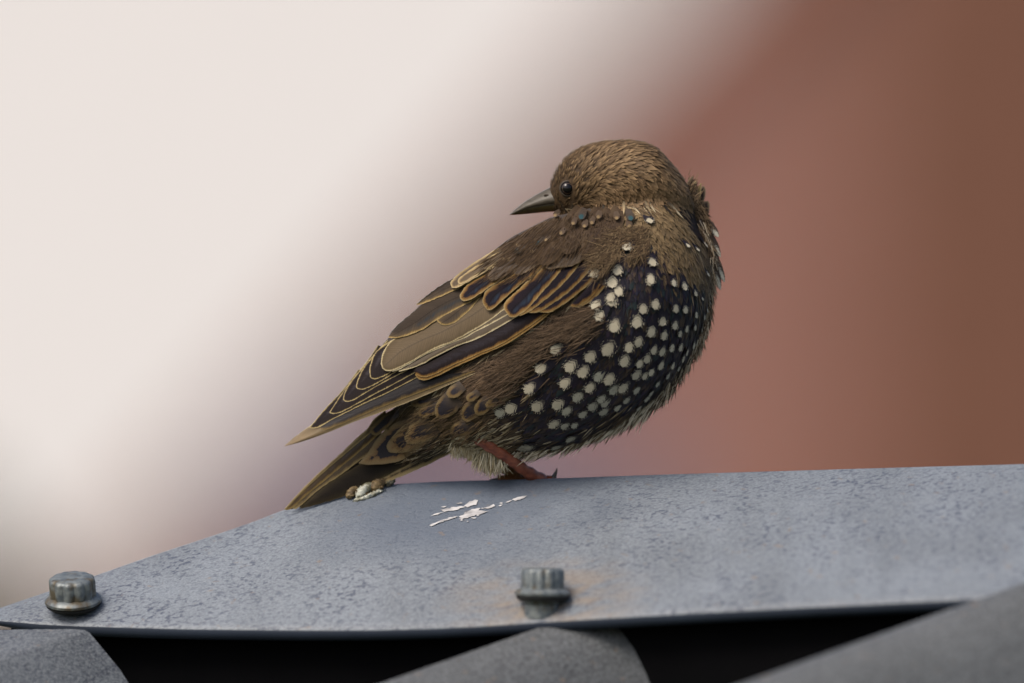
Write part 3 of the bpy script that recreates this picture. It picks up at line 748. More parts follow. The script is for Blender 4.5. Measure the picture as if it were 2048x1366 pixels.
for i in range(NF):
    loc, nor = sample()
    x, y = to_px(loc)
    back = nor.y > 0.35
    rg = region(x, y)
    if back and random.random() < 0.45: continue
    if rg in ('scap', 'breast', 'under', 'tan') and random.random() < 0.35: continue
    if rg == 'under' and 770 < x < 905 and y > 815 and nor.y < 0.3 and random.random() < 0.75: continue
    if math.hypot((x - EYE[0]), (y - EYE[1])) < 19: continue
    if x < 1112 and 370 < y < 432: continue
    L, W, lf, la, wob = SPEC[rg]
    k = random.uniform(0.75, 1.2)
    if rg == 'head':
        # shorter towards the bill
        k *= min(1.25, max(0.45, (x - 1085) / 110.0))
    c0, c1 = plume_colors(rg)
    t = frame_at(loc, nor, x, y, wob)
    L *= k; W *= k * random.uniform(0.8, 1.15)
    if rg not in ('breast', 'head', 'hollow_shade') and covers_spot(x, y, t.x, -t.z, L * 0.5): continue
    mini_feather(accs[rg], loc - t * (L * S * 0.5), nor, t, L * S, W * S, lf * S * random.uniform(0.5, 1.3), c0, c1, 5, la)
# loose barbs
NS = 34000
for i in range(NS):
    loc, nor = sample(); x, y = to_px(loc)
    if nor.y > 0.5: continue
    rg = region(x, y)
    if rg == 'hollow_shade' or (rg in ('breast', 'scap') and random.random() < 0.55): continue
    if math.hypot((x - EYE[0]), (y - EYE[1])) < 24: continue
    if x < 1116 and 366 < y < 432: continue
    c0, c1 = plume_colors(rg)
    t = frame_at(loc, nor, x, y, 0.30 if rg != 'head' else 0.2)
    L = {'head': 12, 'neck': 15, 'flank': 30, 'vent': 34, 'belly': 34, 'edge': 28}.get(rg, 24) * random.uniform(0.5, 1.3)
    if rg == 'head': L *= min(1.0, max(0.4, (x - 1085) / 110.0))
    if rg == 'head' and random.random() < 0.5: continue
    if rg == 'under' and 770 < x < 905 and y > 815 and random.random() < 0.8: continue
    if covers_spot(x, y, t.x, -t.z, L): continue
    rim = 1.0 - min(1.0, abs(nor.y) * 1.6)
    strand(accs[rg], loc, nor, t, L * S, random.uniform(0.6, 0.95) * S, (random.uniform(3, 9) + rim * random.uniform(0, 9)) * S * (0.55 if rg == 'head' else 1.0), c1, tuple(min(1, q * 1.25) for q in c1), random.gauss(0, 2.5) * S)
NAMES = {'head': 'head_plumage', 'neck': 'nape_plumage', 'hollow_shade': 'neck_shade_plumage', 'tan': 'shoulder_plumage', 'scap': 'back_plumage', 'flank': 'flank_plumage', 'breast': 'breast_plumage', 'vent': 'vent_plumage', 'under': 'rump_plumage', 'edge': 'chest_plumage', 'belly': 'belly_plumage'}
for k, a in accs.items():
    if a.v: a.build(NAMES[k], MAT_GLOSS if k == 'breast' else MAT_PLUME)

# ------------------------------------------------------------------ traced flight feathers
US = [0.0, 0.035, 0.08, 0.16, 0.28, 0.4, 0.5, 0.6, 0.72, 0.84, 0.92, 0.965, 1.0]
def traced(name, A, B, mat, depth, layer, parent, rows=30, tiplift=2.0, camber=2.5, both=True, sink=0.0):
    """feather between its upper outline A and lower outline B (both base -> tip, photograph px)"""
    a = cr(A, rows); b = cr(B, rows)
    v, f, uv, ed, barb = [], [], [], [], []
    rnd = random.random()
    poly = b + (a[::-1] if both else [])
    def edist(q):
        m = 1e9
        for p0, p1 in zip(poly, poly[1:]):
            dd = p1 - p0; l2 = dd.length_squared
            t = 0 if l2 == 0 else max(0, min(1, (q - p0).dot(dd) / l2))
            m = min(m, (q - p0 - dd * t).length)
        return m
    L = sum((x - y).length for x, y in zip(b, b[1:]))
    for i in range(rows):
        t = i / (rows - 1)
        wd = (a[i] - b[i]).length
        for u in US:
            q = a[i].lerp(b[i], u)
            if u in (0.0, 1.0) and 2 < i < rows - 2: q = q + (b[i] - a[i]).normalized() * random.uniform(-0.7, 0.7)
            d = depth(q.x, q.y) - layer(q.x, q.y) + sink * (1 - t) ** 2 - tiplift * t - min(camber, wd * 0.10) * 0.6 * 4 * u * (1 - u)
            v.append(P(q.x, q.y, d * S)); uv.append((u, t)); ed.append(edist(q)); barb.append(t * L - abs(u - 0.45) * wd * 1.3 + 200)
    n = len(US)
    for i in range(rows - 1):
        for j in range(n - 1): f.append((i*n + j, i*n + j + 1, (i+1)*n + j + 1, (i+1)*n + j))
    o = link_mesh(name, v, f, MATS[mat], None, True, {'ed': ed, 'barb': barb, 'rnd': [rnd] * len(v)}, uv)
    return adopt(o, parent)
def sc1(l): return [(820 + x / 5.12, 480 + y / 5.12) for x, y in l]
def sc2(l): return [(700 + x / 5.12, 580 + y / 5.12) for x, y in l]
def sc3(l): return [(560 + x / 5.12, 700 + y / 5.12) for x, y in l]
def sc4(l): return [(560 + x / 5.12, 820 + y / 5.12) for x, y in l]
def sc5(l): return [(760 + x / 6.21, 740 + y / 6.21) for x, y in l]

# wing form
WU = [(1215, 405), (1160, 418), (1100, 432), (1020, 472), (930, 541), (840, 606), (775, 673), (724, 735), (688, 782), (619, 853), (568, 892)]
WL = [(1260, 545), (1200, 570), (1150, 612), (1093, 634), (1000, 702), (949, 746), (856, 791), (751, 828), (643, 864), (600, 880), (568, 892)]
ax0 = Vector((1215, 480)); axd = (Vector((568, 892)) - ax0).normalized(); axn = Vector((-axd.y, axd.x))
if axn.y < 0: axn = -axn
def ab(p): q = Vector(p) - ax0; return q.dot(axd), q.dot(axn)
TU = sorted(ab(p) for p in WU); TL = sorted(ab(p) for p in WL)
AEND = ab((568, 892))[0]
DU = [(0, -48), (120, -34), (300, -14), (500, -6), (770, -6)]
DL = [(0, -135), (120, -150), (250, -140), (400, -112), (550, -72), (770, -24)]
def wing_raw(px, py):
    a, b = ab((px, py)); bu, bl = interp(TU, a), interp(TL, a)
    k = (b - bu) / max(8.0, bl - bu); k = max(0.0, min(1.25, k))
    g = math.sqrt(max(0, 1 - (1 - min(1, k)) ** 2)) * 0.65 + 0.35 * min(1, k)
    du, dl = interp(DU, a), interp(DL, a)
    return du + (dl - du) * g
def wing_depth(px, py):
    d = wing_raw(px, py)
    loc, nor, ok = hit(px, py)
    if ok: d = min(d, loc.y / S - 5)
    return d
def lay(base, fade=1200.0, span=150.0):
    return lambda x, y: base * max(0.12, min(1.0, (fade - x) / span))
# wing underform
def wing_base(sign=1):
    v, f = [], []
    N, K = 40, 14
    for i in range(N):
        a = -5 + (AEND - 4) * i / (N - 1)
        bu, bl = interp(TU, a) + 3, interp(TL, a) - 3
        if bl < bu + 1: bl = bu + 1
        for j in range(K):
            b = bu + (bl - bu) * j / (K - 1); q = ax0 + axd * a + axn * b
            d = wing_depth(q.x, q.y) + 2
            v.append(P(q.x, q.y, d * S if sign > 0 else (20 - d * 0.75) * S))
    for i in range(N - 1):
        for j in range(K - 1): f.append((i*K + j, i*K + j + 1, (i+1)*K + j + 1, (i+1)*K + j))
    o = link_mesh('wing', v, f, plain('wing_underfeather', (0.045, 0.034, 0.028), 0.7))
    return adopt(o, bird)
wing = wing_base(1)
far_wing = wing_base(-1); far_wing['label'] = 'far wing folded along the hidden side'

prim = [
 ('primary_tan', [(900,300),(500,650),(300,780),(180,868),(90,940),(40,985)], [(2000,240),(1700,370),(1350,520),(1000,650),(750,740),(500,840),(280,920),(110,970),(40,985)]),
 ('primary_dark', [(1400,290),(900,540),(500,720),(430,760),(415,812)], [(2000,215),(1700,335),(1300,485),(950,622),(700,732),(520,802),(440,826),(415,815)]),
 ('primary', [(800,200),(640,410),(480,580),(350,730),(302,792)], [(1500,230),(1390,290),(1100,440),(860,550),(680,640),(520,720),(400,790),(330,805),(303,800)]),
 ('primary', [(900,100),(700,350),(580,520),(508,632)], [(1500,170),(1370,240),(1150,360),(920,480),(760,570),(620,640),(540,655),(507,645)]),
 ('primary', [(1000,-50),(850,170),(720,330),(660,440),(645,502)], [(1500,100),(1280,220),(1050,340),(880,440),(760,510),(690,530),(655,524),(645,508)]),
 ('primary', [(1100,-100),(960,50),(850,190),(790,320),(779,375)], [(1400,100),(1180,230),(1050,310),(920,380),(850,405),(800,402),(779,382)]),
 ('primary', [(1300,-200),(1000,0),(930,140),(915,200),(922,268)], [(1400,60),(1200,180),(1080,260),(980,298),(940,292),(922,276)]),
]
for i, (m, A, B) in enumerate(prim):
    traced('primary_feather', sc3(A), sc3(B), m, wing_depth, lay(2 + 1.5 * i), wing, both=(i != 1))
sec = [
 ('secondary', [(1800,220),(1450,440),(1100,620),(800,790),(665,835),(668,866)], [(2050,240),(1880,372),(1600,552),(1330,674),(1040,806),(860,897),(760,923),(700,912),(668,872)]),
 ('secondary', [(1800,200),(1450,420),(1100,590),(800,750),(655,812),(680,862)], [(2010,245),(1800,400),(1560,550),(1330,650),(1080,760),(860,868),(780,891),(715,888),(680,868)]),
 ('secondary_pale', [(1500,260),(1000,540),(600,770),(500,828)], [(1750,250),(1450,425),(1270,512),(1090,577),(900,671),(740,760),(600,812),(500,836)]),
 ('secondary_pale', [(1450,220),(1000,480),(600,740),(432,828)], [(1700,200),(1590,266),(1440,350),(1290,425),(1180,490),(1000,562),(800,650),(620,750),(500,815),(432,836)]),
 ('tertial_brown', [(1300,50),(1000,250),(600,430),(420,520),(340,640),(315,740),(328,795)], [(1640,170),(1560,212),(1450,300),(1250,420),(1050,530),(870,597),(700,695),(550,775),(420,829),(350,824),(328,800)]),
 ('tertial', [(1100,150),(980,230),(892,305),(922,345)], [(1330,80),(1230,200),(1130,290),(1060,340),(980,362),(922,350)]),
 ('tertial', [(1150,-50),(880,60),(700,180),(520,330),(430,420),(393,478)], [(1350,50),(1240,120),(1080,200),(900,300),(750,400),(600,460),(480,495),(393,487)]),
]
for i, (m, A, B) in enumerate(sec):
    traced('tertial_feather' if i >= 4 else 'secondary_feather', sc2(A), sc2(B), m, wing_depth, lay(13 + 1.6 * i), wing, both=(i in (4, 5)))
traced('tertial_feather', sc1([(600,300),(430,398),(250,508),(130,600),(65,658)]), sc1([(700,380),(540,480),(380,550),(220,620),(110,660),(65,662)]), 'tertial', wing_depth, lay(25), wing, both=False)
gcs = [
 ([(1930,450),(1800,620),(1700,690)], [(2000,470),(1900,590),(1760,680),(1700,692)]),
 ([(1880,420),(1750,560),(1640,678)], [(1960,460),(1900,560),(1780,650),(1700,690),(1640,682)]),
 ([(1800,330),(1600,520),(1420,680),(1320,732)], [(1880,390),(1780,500),(1600,640),(1480,720),(1400,745),(1320,738)]),
 ([(1750,220),(1500,500),(1300,680),(1200,732)], [(1890,200),(1800,360),(1640,520),(1450,660),(1320,735),(1240,746),(1200,738)]),
 ([(1600,250),(1400,480),(1180,700),(1100,770)], [(1800,160),(1640,370),(1450,560),(1270,700),(1160,767),(1100,778)]),
 ([(1450,200),(1250,380),(1050,560),(965,650),(970,720),(1015,780)], [(1600,230),(1500,370),(1340,550),(1220,690),(1100,780),(1050,792),(1015,786)]),
 ([(1250,200),(1050,350),(800,500),(745,600),(745,650),(785,710)], [(1390,230),(1290,340),(1130,460),(980,590),(880,680),(820,718),(785,714)]),
 ([(900,250),(720,370),(600,440),(515,550),(512,590)], [(1120,280),(1000,370),(830,470),(690,570),(600,618),(540,622),(512,597)]),
]
for i, (A, B) in enumerate(gcs):
    traced('greater_covert_feather', sc1(A), sc1(B), 'greater', wing_depth, lay(20 + 1.7 * i, 1215, 160), wing, both=(i > 4))
mcs = [
 ('median', [(1700,20),(1550,180),(1500,262),(1525,280)], [(1950,40),(1800,180),(1680,258),(1600,276),(1525,284)]),
 ('median', [(1500,20),(1400,120),(1370,230),(1395,288),(1425,298)], [(1750,60),(1680,200),(1560,270),(1480,292),(1425,302)]),
 ('median', [(1200,60),(1110,200),(1060,305),(1070,345),(1098,358)], [(1400,140),(1300,260),(1180,333),(1130,357),(1098,362)]),
 ('median', [(1000,150),(880,220),(820,320),(796,385),(826,412)], [(1220,200),(1080,310),(960,372),(870,412),(826,417)]),
 ('median_pale', [(900,80),(640,240),(480,358),(415,435),(426,480)], [(1000,180),(840,290),(680,380),(540,460),(470,490),(426,487)]),
 ('median_pale', [(900,120),(640,288),(500,395),(492,436)], [(980,200),(830,275),(640,390),(530,450),(492,442)]),
]
for i, (m, A, B) in enumerate(mcs):
    traced('median_covert_feather', sc1(A), sc1(B), m, wing_depth, lay(33.5 + 1.2 * i, 1240, 180), wing)
# scapular rows over the shoulder
def leaf_outline(tx, ty, dx, dy, L, W):
    """outline of a rounded feather with its tip at (tx, ty), pointing (dx, dy)"""
    nx, ny = -dy, dx
    A, B = [], []
    for s, w_ in ((1.0, 0.6), (0.7, 0.85), (0.42, 1.0), (0.2, 0.86), (0.07, 0.52), (0.0, 0.1)):
        cx, cy = tx - dx * L * s, ty - dy * L * s
        A.append((cx + nx * W * w_ * 0.5, cy + ny * W * w_ * 0.5)); B.append((cx - nx * W * w_ * 0.5, cy - ny * W * w_ * 0.5))
    if A[2][1] > B[2][1]: A, B = B, A
    return A, B
rs = random.Random(11)
rowsS = [(1080, 528, 985, 528), (1196, 510, 975, 516), (1205, 500, 1000, 494), (1215, 478, 1030, 474), (1222, 458, 1066, 450), (1215, 438, 1110, 432)]
for ri, (x1, y1, x0, y0) in enumerate(rowsS):
    n = max(3, int((x1 - x0) / 27))
    for i in range(n):
        f_ = i / (n - 1)
        bx = x1 + (x0 - x1) * f_ + rs.uniform(-5, 5)
        # each row runs parallel to the back's outline
        by = y1 + (y0 - y1) * f_ + rs.uniform(-4, 4)
        a_, b_ = ab((bx, by)); bu = interp(TU, a_)
        if b_ < bu + (8 if ri < 2 else 26): continue
        dx, dy = flow(bx, by)
        A, B = leaf_outline(bx, by, dx, dy, (96, 92, 84, 66, 48, 34)[ri] * rs.uniform(0.9, 1.05), rs.uniform(38, 48) * (1.0 if ri < 3 else 0.8))
        traced('scapular_feather', A, B, 'scapular', wing_depth, lay(38 + 0.9 * ri, 1290, 180), wing, 14, 1.0, 3, True, (3, 4, 8, 20, 34, 44)[ri])

# ---- tail
def tail_depth(px, py): return 8 + 0.02 * (px - 700)
tail_o = None
def tail_base():
    A = cr(sc4([(1350, 60), (900, 400), (500, 720), (100, 1010)]), 20); B = cr(sc4([(1600, 440), (1150, 680), (700, 850), (120, 1018)]), 20)
    v, f = [], []
    for a, b in zip(A, B):
        for sgn in (1, -1):
            for u in (0.03, 0.5, 0.97):
                q = a.lerp(b, u); v.append(P(q.x, q.y, (tail_depth(q.x, q.y) + 4 + sgn * -1.5 * (4 * u * (1 - u))) * S))
    for i in range(19):
        o = i * 6
        for j, k in ((0, 1), (1, 2), (2, 5), (5, 4), (4, 3), (3, 0)): f.append((o + j, o + k, o + k + 6, o + j + 6))
    return adopt(link_mesh('tail', v, f, MATS['tail_under'], None, True, {'ed': [20.0] * len(v), 'barb': [float(i) for i in range(len(v))], 'rnd': [0.5] * len(v)}, [(0.5, 0.5)] * len(v)), bird)
tail_o = tail_base()
tl = [
 ('tail_tan', [(1720,340),(1400,500),(1100,650),(900,770)], [(1800,418),(1500,568),(1195,700),(1000,790),(900,830)]),
 ('tail_brown', [(1600,380),(1300,510),(1080,630),(800,770)], [(1660,410),(1330,545),(1090,672),(900,775),(800,830)]),
 ('tail_under', [(1300,200),(900,500),(500,750),(200,1000)], [(1600,420),(1150,640),(800,830),(450,950),(200,1012)]),
 ('tail_brown', [(1000,180),(820,380),(560,600),(330,800),(120,1005)], [(1100,330),(860,486),(620,664),(400,815),(235,965),(160,1016)]),
 ('tail', [(960,130),(640,425),(330,725),(150,905),(46,1018)], [(1000,260),(770,465),(530,662),(300,852),(120,1008),(70,1026)]),
 ('tail_brown', [(1080,0),(960,95),(870,215),(640,428),(400,640),(200,840),(40,1018)], [(1100,120),(930,235),(680,440),(400,680),(220,850),(48,1024)]),
]
for i, (m, A, B) in enumerate(tl):
    traced('tail_feather', sc4(A), sc4(B), m, tail_depth, lay(1.0 + 1.6 * i, 3000), tail_o)
# ---- undertail coverts with dark chevrons
def bd(px, py): return min(body_depth(px, py), tail_depth(px, py) - 9)
cov = [
 (sc4, 'chevron', [(1400,50),(1150,150),(1000,290),(890,450),(808,540)], [(1650,330),(1400,430),(1200,530),(950,562),(808,550)]),
 (sc4, 'chevron_small', [(1200,-40),(1050,60),(945,165),(915,215),(945,246)], [(1220,60),(1100,180),(1000,262),(945,254)]),
 (sc4, 'chevron', [(1450,60),(1250,170),(1130,300),(1090,375),(1112,420)], [(1640,280),(1450,380),(1280,432),(1160,440),(1112,428)]),
 (sc4, 'chevron', [(1520,60),(1350,130),(1290,230),(1273,295),(1302,340)], [(1660,250),(1500,330),(1400,352),(1340,354),(1302,346)]),
 (sc5, 'chevron_small', [(700,380),(560,440),(462,490),(475,560)], [(800,460),(700,540),(580,590),(520,595),(475,568)]),
 (sc5, 'chevron_small', [(640,300),(480,340),(382,392),(394,436)], [(720,360),(600,432),(500,460),(430,456),(394,442)]),
 (sc5, 'chevron_small', [(1060,590),(920,670),(864,755),(882,808)], [(1240,700),(1120,795),(1000,830),(930,836),(882,816)]),
 (sc5, 'chevron_small', [(840,240),(730,370),(682,475),(688,556)], [(1040,420),(900,560),(800,600),(740,606),(688,566)]),
 (sc5, 'chevron_small', [(1170,360),(1045,445),(1002,535),(1014,594)], [(1280,500),(1190,592),(1100,640),(1050,637),(1014,602)]),
 (sc5, 'chevron_small', [(1310,310),(1205,398),(1168,475),(1180,532)], [(1420,410),(1330,520),(1260,564),(1215,565),(1180,542)]),
 (sc5, 'chevron_small', [(980,130),(870,215),(822,285),(846,334)], [(1070,240),(980,322),(900,350),(846,342)]),
 (sc5, 'chevron_small', [(1200,240),(1110,290),(1068,340),(1085,382)], [(1260,300),(1180,372),(1120,394),(1085,388)]),
 (sc5, 'chevron_small', [(1420,320),(1340,380),(1305,430),(1322,462)], [(1480,390),(1410,455),(1360,470),(1322,468)]),
]
for i, (sc, m, A, B) in enumerate(cov):
    traced('undertail_covert_feather', sc(A), sc(B), m, bd, lay(12 + 0.5 * i, 3000), body, 20, 1.0, 1.0, True, 9.0 if i != 1 else 4.0)

# ------------------------------------------------------------------ spotted breast feathers
def spot_feather(px, py, r, mat='spot', el=1.0, lift=8.0, L=None, name='spotted_feather'):
    loc, nor, ok = hit(px, py)
    t = frame_at(loc, nor, px, py, 0.12)
    r *= random.uniform(0.98, 1.14); el *= random.uniform(0.9, 1.2)
    W = r * random.uniform(0.92, 1.05) * S; Lh = (L or r * 4.2) * S; back = Lh - r * el * S
    rows, cols = 12, 7
    prof = []
    p = loc.copy(); n = nor.copy(); d = t.copy()
    # walk back from the spot to the base of the feather, then forward along the surface
    q = BV.find_nearest(loc - t * back); p, n = q[0], q[1]
    d = (loc - p); d = (d - n * d.dot(n)); d = d.normalized() if d.length > 1e-6 else t
    v, f, uv, ed, barb = [], [], [], [], []
    step = Lh / (rows - 1)
    for i in range(rows):
        tt = i / (rows - 1)
        wd = W * (0.72 + 0.28 * smooth(tt / 0.6)) * math.sqrt(max(0.0, 1 - max(0.0, (tt - 0.66) / 0.34) ** 2.2)) + 0.0001
        b = n.cross(d).normalized()
        for j in range(cols):
            u = j / (cols - 1); o = u * 2 - 1
            jag = random.uniform(-0.13, 0.13) * W if i > rows * 0.6 else 0
            q = p + b * (o * wd) + n * ((2.0 + lift * tt) * S - wd * 0.05 * o * o) + d * jag
            v.append(q); uv.append((u, tt)); ed.append(0); barb.append(tt * Lh / S - abs(o) * wd / S * 0.8 + 100)
        if i < rows - 1:
            q = BV.find_nearest(p + d * step)
            n = (n * 0.5 + q[1] * 0.5).normalized(); p = q[0]; d = (d - n * d.dot(n)).normalized()
    for i in range(rows - 1):
        for j in range(cols - 1): f.append((i*cols + j, i*cols + j + 1, (i+1)*cols + j + 1, (i+1)*cols + j))
    # loose barbs fringing the sides and tip
    for _ in range(64):
        i = random.randint(6, rows - 2); j = random.choice((0, 0, 1, cols - 2, cols - 1, cols - 1, random.randint(0, cols - 1)))
        k = i * cols + j; o_ = j / (cols - 1) * 2 - 1
        p0 = Vector(v[k]); tt = i / (rows - 1)
        dr = (d * random.uniform(0.7, 1.0) + b * (o_ * random.uniform(0.1, 0.6)) + n * random.uniform(0.05, 0.3)).normalized()
        sd = dr.cross(n).normalized() * (0.5 * S); ln = r * random.uniform(0.15, 0.42) * S
        m0 = len(v); v += [p0 - sd, p0 + sd, p0 + dr * ln]; f.append((m0, m0 + 1, m0 + 2))
        tv = min(1.0, tt + random.uniform(-0.05, 0.1))
        uv += [(0.5 + o_ * 0.3, tv)] * 3; ed += [0] * 3; barb += [random.uniform(0, 100)] * 3
    o = link_mesh(name, v, f, MATS[mat], None, True, {'ed': ed, 'barb': barb, 'rnd': [random.random()] * len(v)}, uv)
    return adopt(o, body)
for x, y, r in R4: spot_feather(980 + x / 3.794, 560 + y / 3.794, r / 3.794, 'spot', 1.0, 15 if (x, y) in ((510, 515), (810, 190), (835, 265), (395, 660), (310, 805)) else 7, None)
for x, y, r in R4G: spot_feather(980 + x / 3.794, 560 + y / 3.794, r / 3.794, 'spot_grey', 1.0, 5)
for x, y, r in R1: spot_feather(980 + x / 3.794, 240 + y / 3.794, r / 3.794, 'spot', 1.0, 13 if (x, y) in ((1035, 985), (800, 1170)) else 9)

# loose feather tips that stand off the chest's outline and the ruffled neck
def tip_out(x0, y0, x1, y1, W, d, mat='spot', v0=0.7):
    A, B = leaf_outline(x1, y1, *( (lambda a, b: (a / math.hypot(a, b), b / math.hypot(a, b)))(x1 - x0, y1 - y0)), math.hypot(x1 - x0, y1 - y0), W)
    traced('chest_feather', A, B, mat, lambda px, py: d, lay(0, 9000), body, 12, 0, 1.5)
    me = body.children[-1].data
for a in [(1400,425,1437,474,17,10,'spot_tip'), (1405,440,1441,514,15,14,'spot_tip'), (1412,470,1449,564,16,16,'spot_tip'), (1410,480,1441,580,17,10,'spot_tip'), (1404,455,1430,528,14,4,'spot_tip'), (1398,440,1424,500,14,-2,'spot_tip'),
          (1366,392,1386,352,9,8,'ruff'), (1374,410,1392,362,8,6,'median_pale'), (1380,445,1408,372,22,22,'ruff'), (1388,462,1416,402,24,26,'ruff'), (1384,440,1402,366,10,14,'median_pale')]:
    tip_out(*a)
fz = Acc()
def px_strand(acc, x, y, d, dx, dy, L, dd, W, c0, c1, bend=0.0):
    if covers_spot(x, y, dx, dy, L): return
    n0 = len(acc.v); nx, ny = -dy, dx
    for i in range(4):
        t = i / 3.0; qx = x + dx * L * t + nx * bend * t * t; qy = y + dy * L * t + ny * bend * t * t
        c = tuple(c0[k] + (c1[k] - c0[k]) * t for k in range(3))
        if i < 3:
            w_ = W * (1 - 0.5 * t)
            acc.v += [P(qx - nx * w_, qy - ny * w_, (d + dd * t) * S), P(qx + nx * w_, qy + ny * w_, (d + dd * t) * S)]; acc.c += [c, c]
        else: acc.v.append(P(qx, qy, (d + dd * t) * S)); acc.c.append(c)
    acc.f += [(n0, n0+1, n0+3, n0+2), (n0+2, n0+3, n0+5, n0+4), (n0+4, n0+5, n0+6)]
# ruffled neck and chest outline
for i in range(900):
    t = random.random(); x = 1376 + 34 * t + random.gauss(0, 5); y = 372 + 80 * t + random.gauss(0, 8)
    c = rc((0.10,0.07,0.045),(0.22,0.155,0.10),(0.05,0.035,0.025),(0.30,0.22,0.15))
    a = random.gauss(-0.9 if t < 0.35 else 0.9, 0.5)
    px_strand(fz, x, y, random.uniform(0, 26), math.cos(a) * 0.6 + 0.2, math.sin(a), random.uniform(10, 22), 3, 0.8, c, tuple(q * 1.2 for q in c), random.gauss(0, 4))
for i in range(1500):
    t = random.random() ** 0.8; y = 440 + 330 * t
    x = interp([(440, 1408), (500, 1428), (560, 1428), (640, 1420), (700, 1398), (770, 1352)], y) - abs(random.gauss(0, 9))
    c = rc((0.14,0.10,0.07),(0.28,0.23,0.17),(0.05,0.04,0.035),(0.52,0.47,0.40))
    dx, dy = flow(x, y); a = random.gauss(0.0, 0.2); dx, dy = dx + 0.10 + a, dy; l = math.hypot(dx, dy)
    px_strand(fz, x, y, random.uniform(-30, 10), dx / l, dy / l, random.uniform(14, 34), 2, 0.85, c, tuple(min(1, q * 1.3) for q in c), random.gauss(0, 2))
# belly outline: pale pointed tips
for i in range(1300):
    t = random.random()
    x = interp([(0, 1352), (0.25, 1290), (0.5, 1205), (0.75, 1110), (1, 1010)], t); y = interp([(0, 775), (0.25, 830), (0.5, 872), (0.75, 903), (1, 918)], t)
    k = abs(random.gauss(0, 12)); x -= k * 0.6; y -= k
    c = rc((0.40,0.37,0.30),(0.15,0.115,0.08),(0.06,0.046,0.035),(0.62,0.60,0.54),(0.55,0.52,0.46))
    dx, dy = flow(x, y); a = random.gauss(0.06, 0.16); dx, dy = dx + a, dy + 0.10; l = math.hypot(dx, dy)
    px_strand(fz, x, y, random.uniform(-50, 0), dx / l, dy / l, random.uniform(18, 44), 2, random.uniform(0.8, 1.5), c, tuple(min(1, q * 1.3) for q in c), random.gauss(0, 2.5))
# white tuft at the vent
for i in range(900):
    t = random.random(); x = 905 + 100 * t + random.gauss(0, 4); y = 893 + 14 * t + random.gauss(0, 5)
    c = rc((0.66,0.62,0.49),(0.78,0.75,0.64),(0.5,0.46,0.33),(0.34,0.29,0.19))
    a = random.gauss(1.75 - 0.15 * t, 0.22); L = random.uniform(12, 20) + 34 * smooth((t - 0.3) / 0.4) * random.uniform(0.5, 1)
    px_strand(fz, x, y, random.uniform(-55, 10), math.cos(a), math.sin(a), L, 6, 1.1, tuple(q * 0.7 for q in c), c, random.gauss(0, 3))
# brown down lapping over the wing's lower edge
for i in range(2600):
    t = random.random()
    x = interp([(0, 1205), (0.4, 1140), (0.7, 1080), (1, 1000)], t) + random.gauss(0, 8); y = interp([(0, 605), (0.4, 645), (0.7, 682), (1, 745)], t) + abs(random.gauss(0, 24)) - 4
    c = rc((0.125,0.088,0.06),(0.085,0.06,0.042),(0.16,0.118,0.085),(0.055,0.04,0.03))
    a = random.gauss(math.pi - 0.42, 0.16)
    d0 = body_depth(x, y)
    px_strand(fz, x, y, d0 - random.uniform(6, 16), math.cos(a), math.sin(a) * (1 if random.random() < 0.93 else -0.4), random.uniform(22, 52), -3, 0.75, c, tuple(min(1, q * 1.15) for q in c), random.gauss(0, 4))
# tan down in front of the shoulder, over the coverts' inner ends
for i in range(1500):
    x = random.uniform(1185, 1300); y = interp([(1185, 520), (1240, 470), (1300, 470)], x) + random.uniform(-20, 45)
    c = rc((0.17,0.122,0.075),(0.12,0.085,0.055),(0.22,0.165,0.105),(0.08,0.056,0.038))
    a = random.gauss(2.35, 0.45); d0 = min(body_depth(x, y), wing_depth(x, y) - lay(34, 1290, 180)(x, y))
    px_strand(fz, x, y, d0 - random.uniform(4, 12), math.cos(a), math.sin(a), random.uniform(16, 38), -2, 0.75, c, tuple(q * 1.1 for q in c), random.gauss(0, 5))
# fine barbs over the scapulars
for i in range(1500):
    x = random.uniform(960, 1235); y = random.uniform(425, 560)
    a_, b_ = ab((x, y)); bu_ = interp(TU, a_)
    if b_ < bu_ + 4 or b_ > bu_ + 96: continue
    c = rc((0.085,0.058,0.037),(0.11,0.075,0.048),(0.05,0.034,0.023)); dx, dy = flow(x, y)
    d0 = wing_depth(x, y) - lay(51, 1290, 180)(x, y)
    px_strand(fz, x, y, d0 - random.uniform(0, 3), dx, dy, random.uniform(14, 30), 2, 0.7, c, c, random.gauss(0, 2))
# barbs over the undertail coverts
for i in range(420):
    x = random.uniform(800, 985); y = random.uniform(800, 900)
    if not inpoly(x, y, [(800, 850), (860, 800), (985, 835), (980, 880), (900, 900), (800, 905)]): continue
    c = rc((0.11,0.08,0.045),(0.07,0.05,0.03),(0.045,0.032,0.022)); dx, dy = flow(x, y)
    px_strand(fz, x, y, bd(x, y) - random.uniform(10, 20), dx, dy, random.uniform(10, 24), 6, 0.7, c, c, random.gauss(0, 3))
fz.build('loose_barbs', MAT_PLUME)

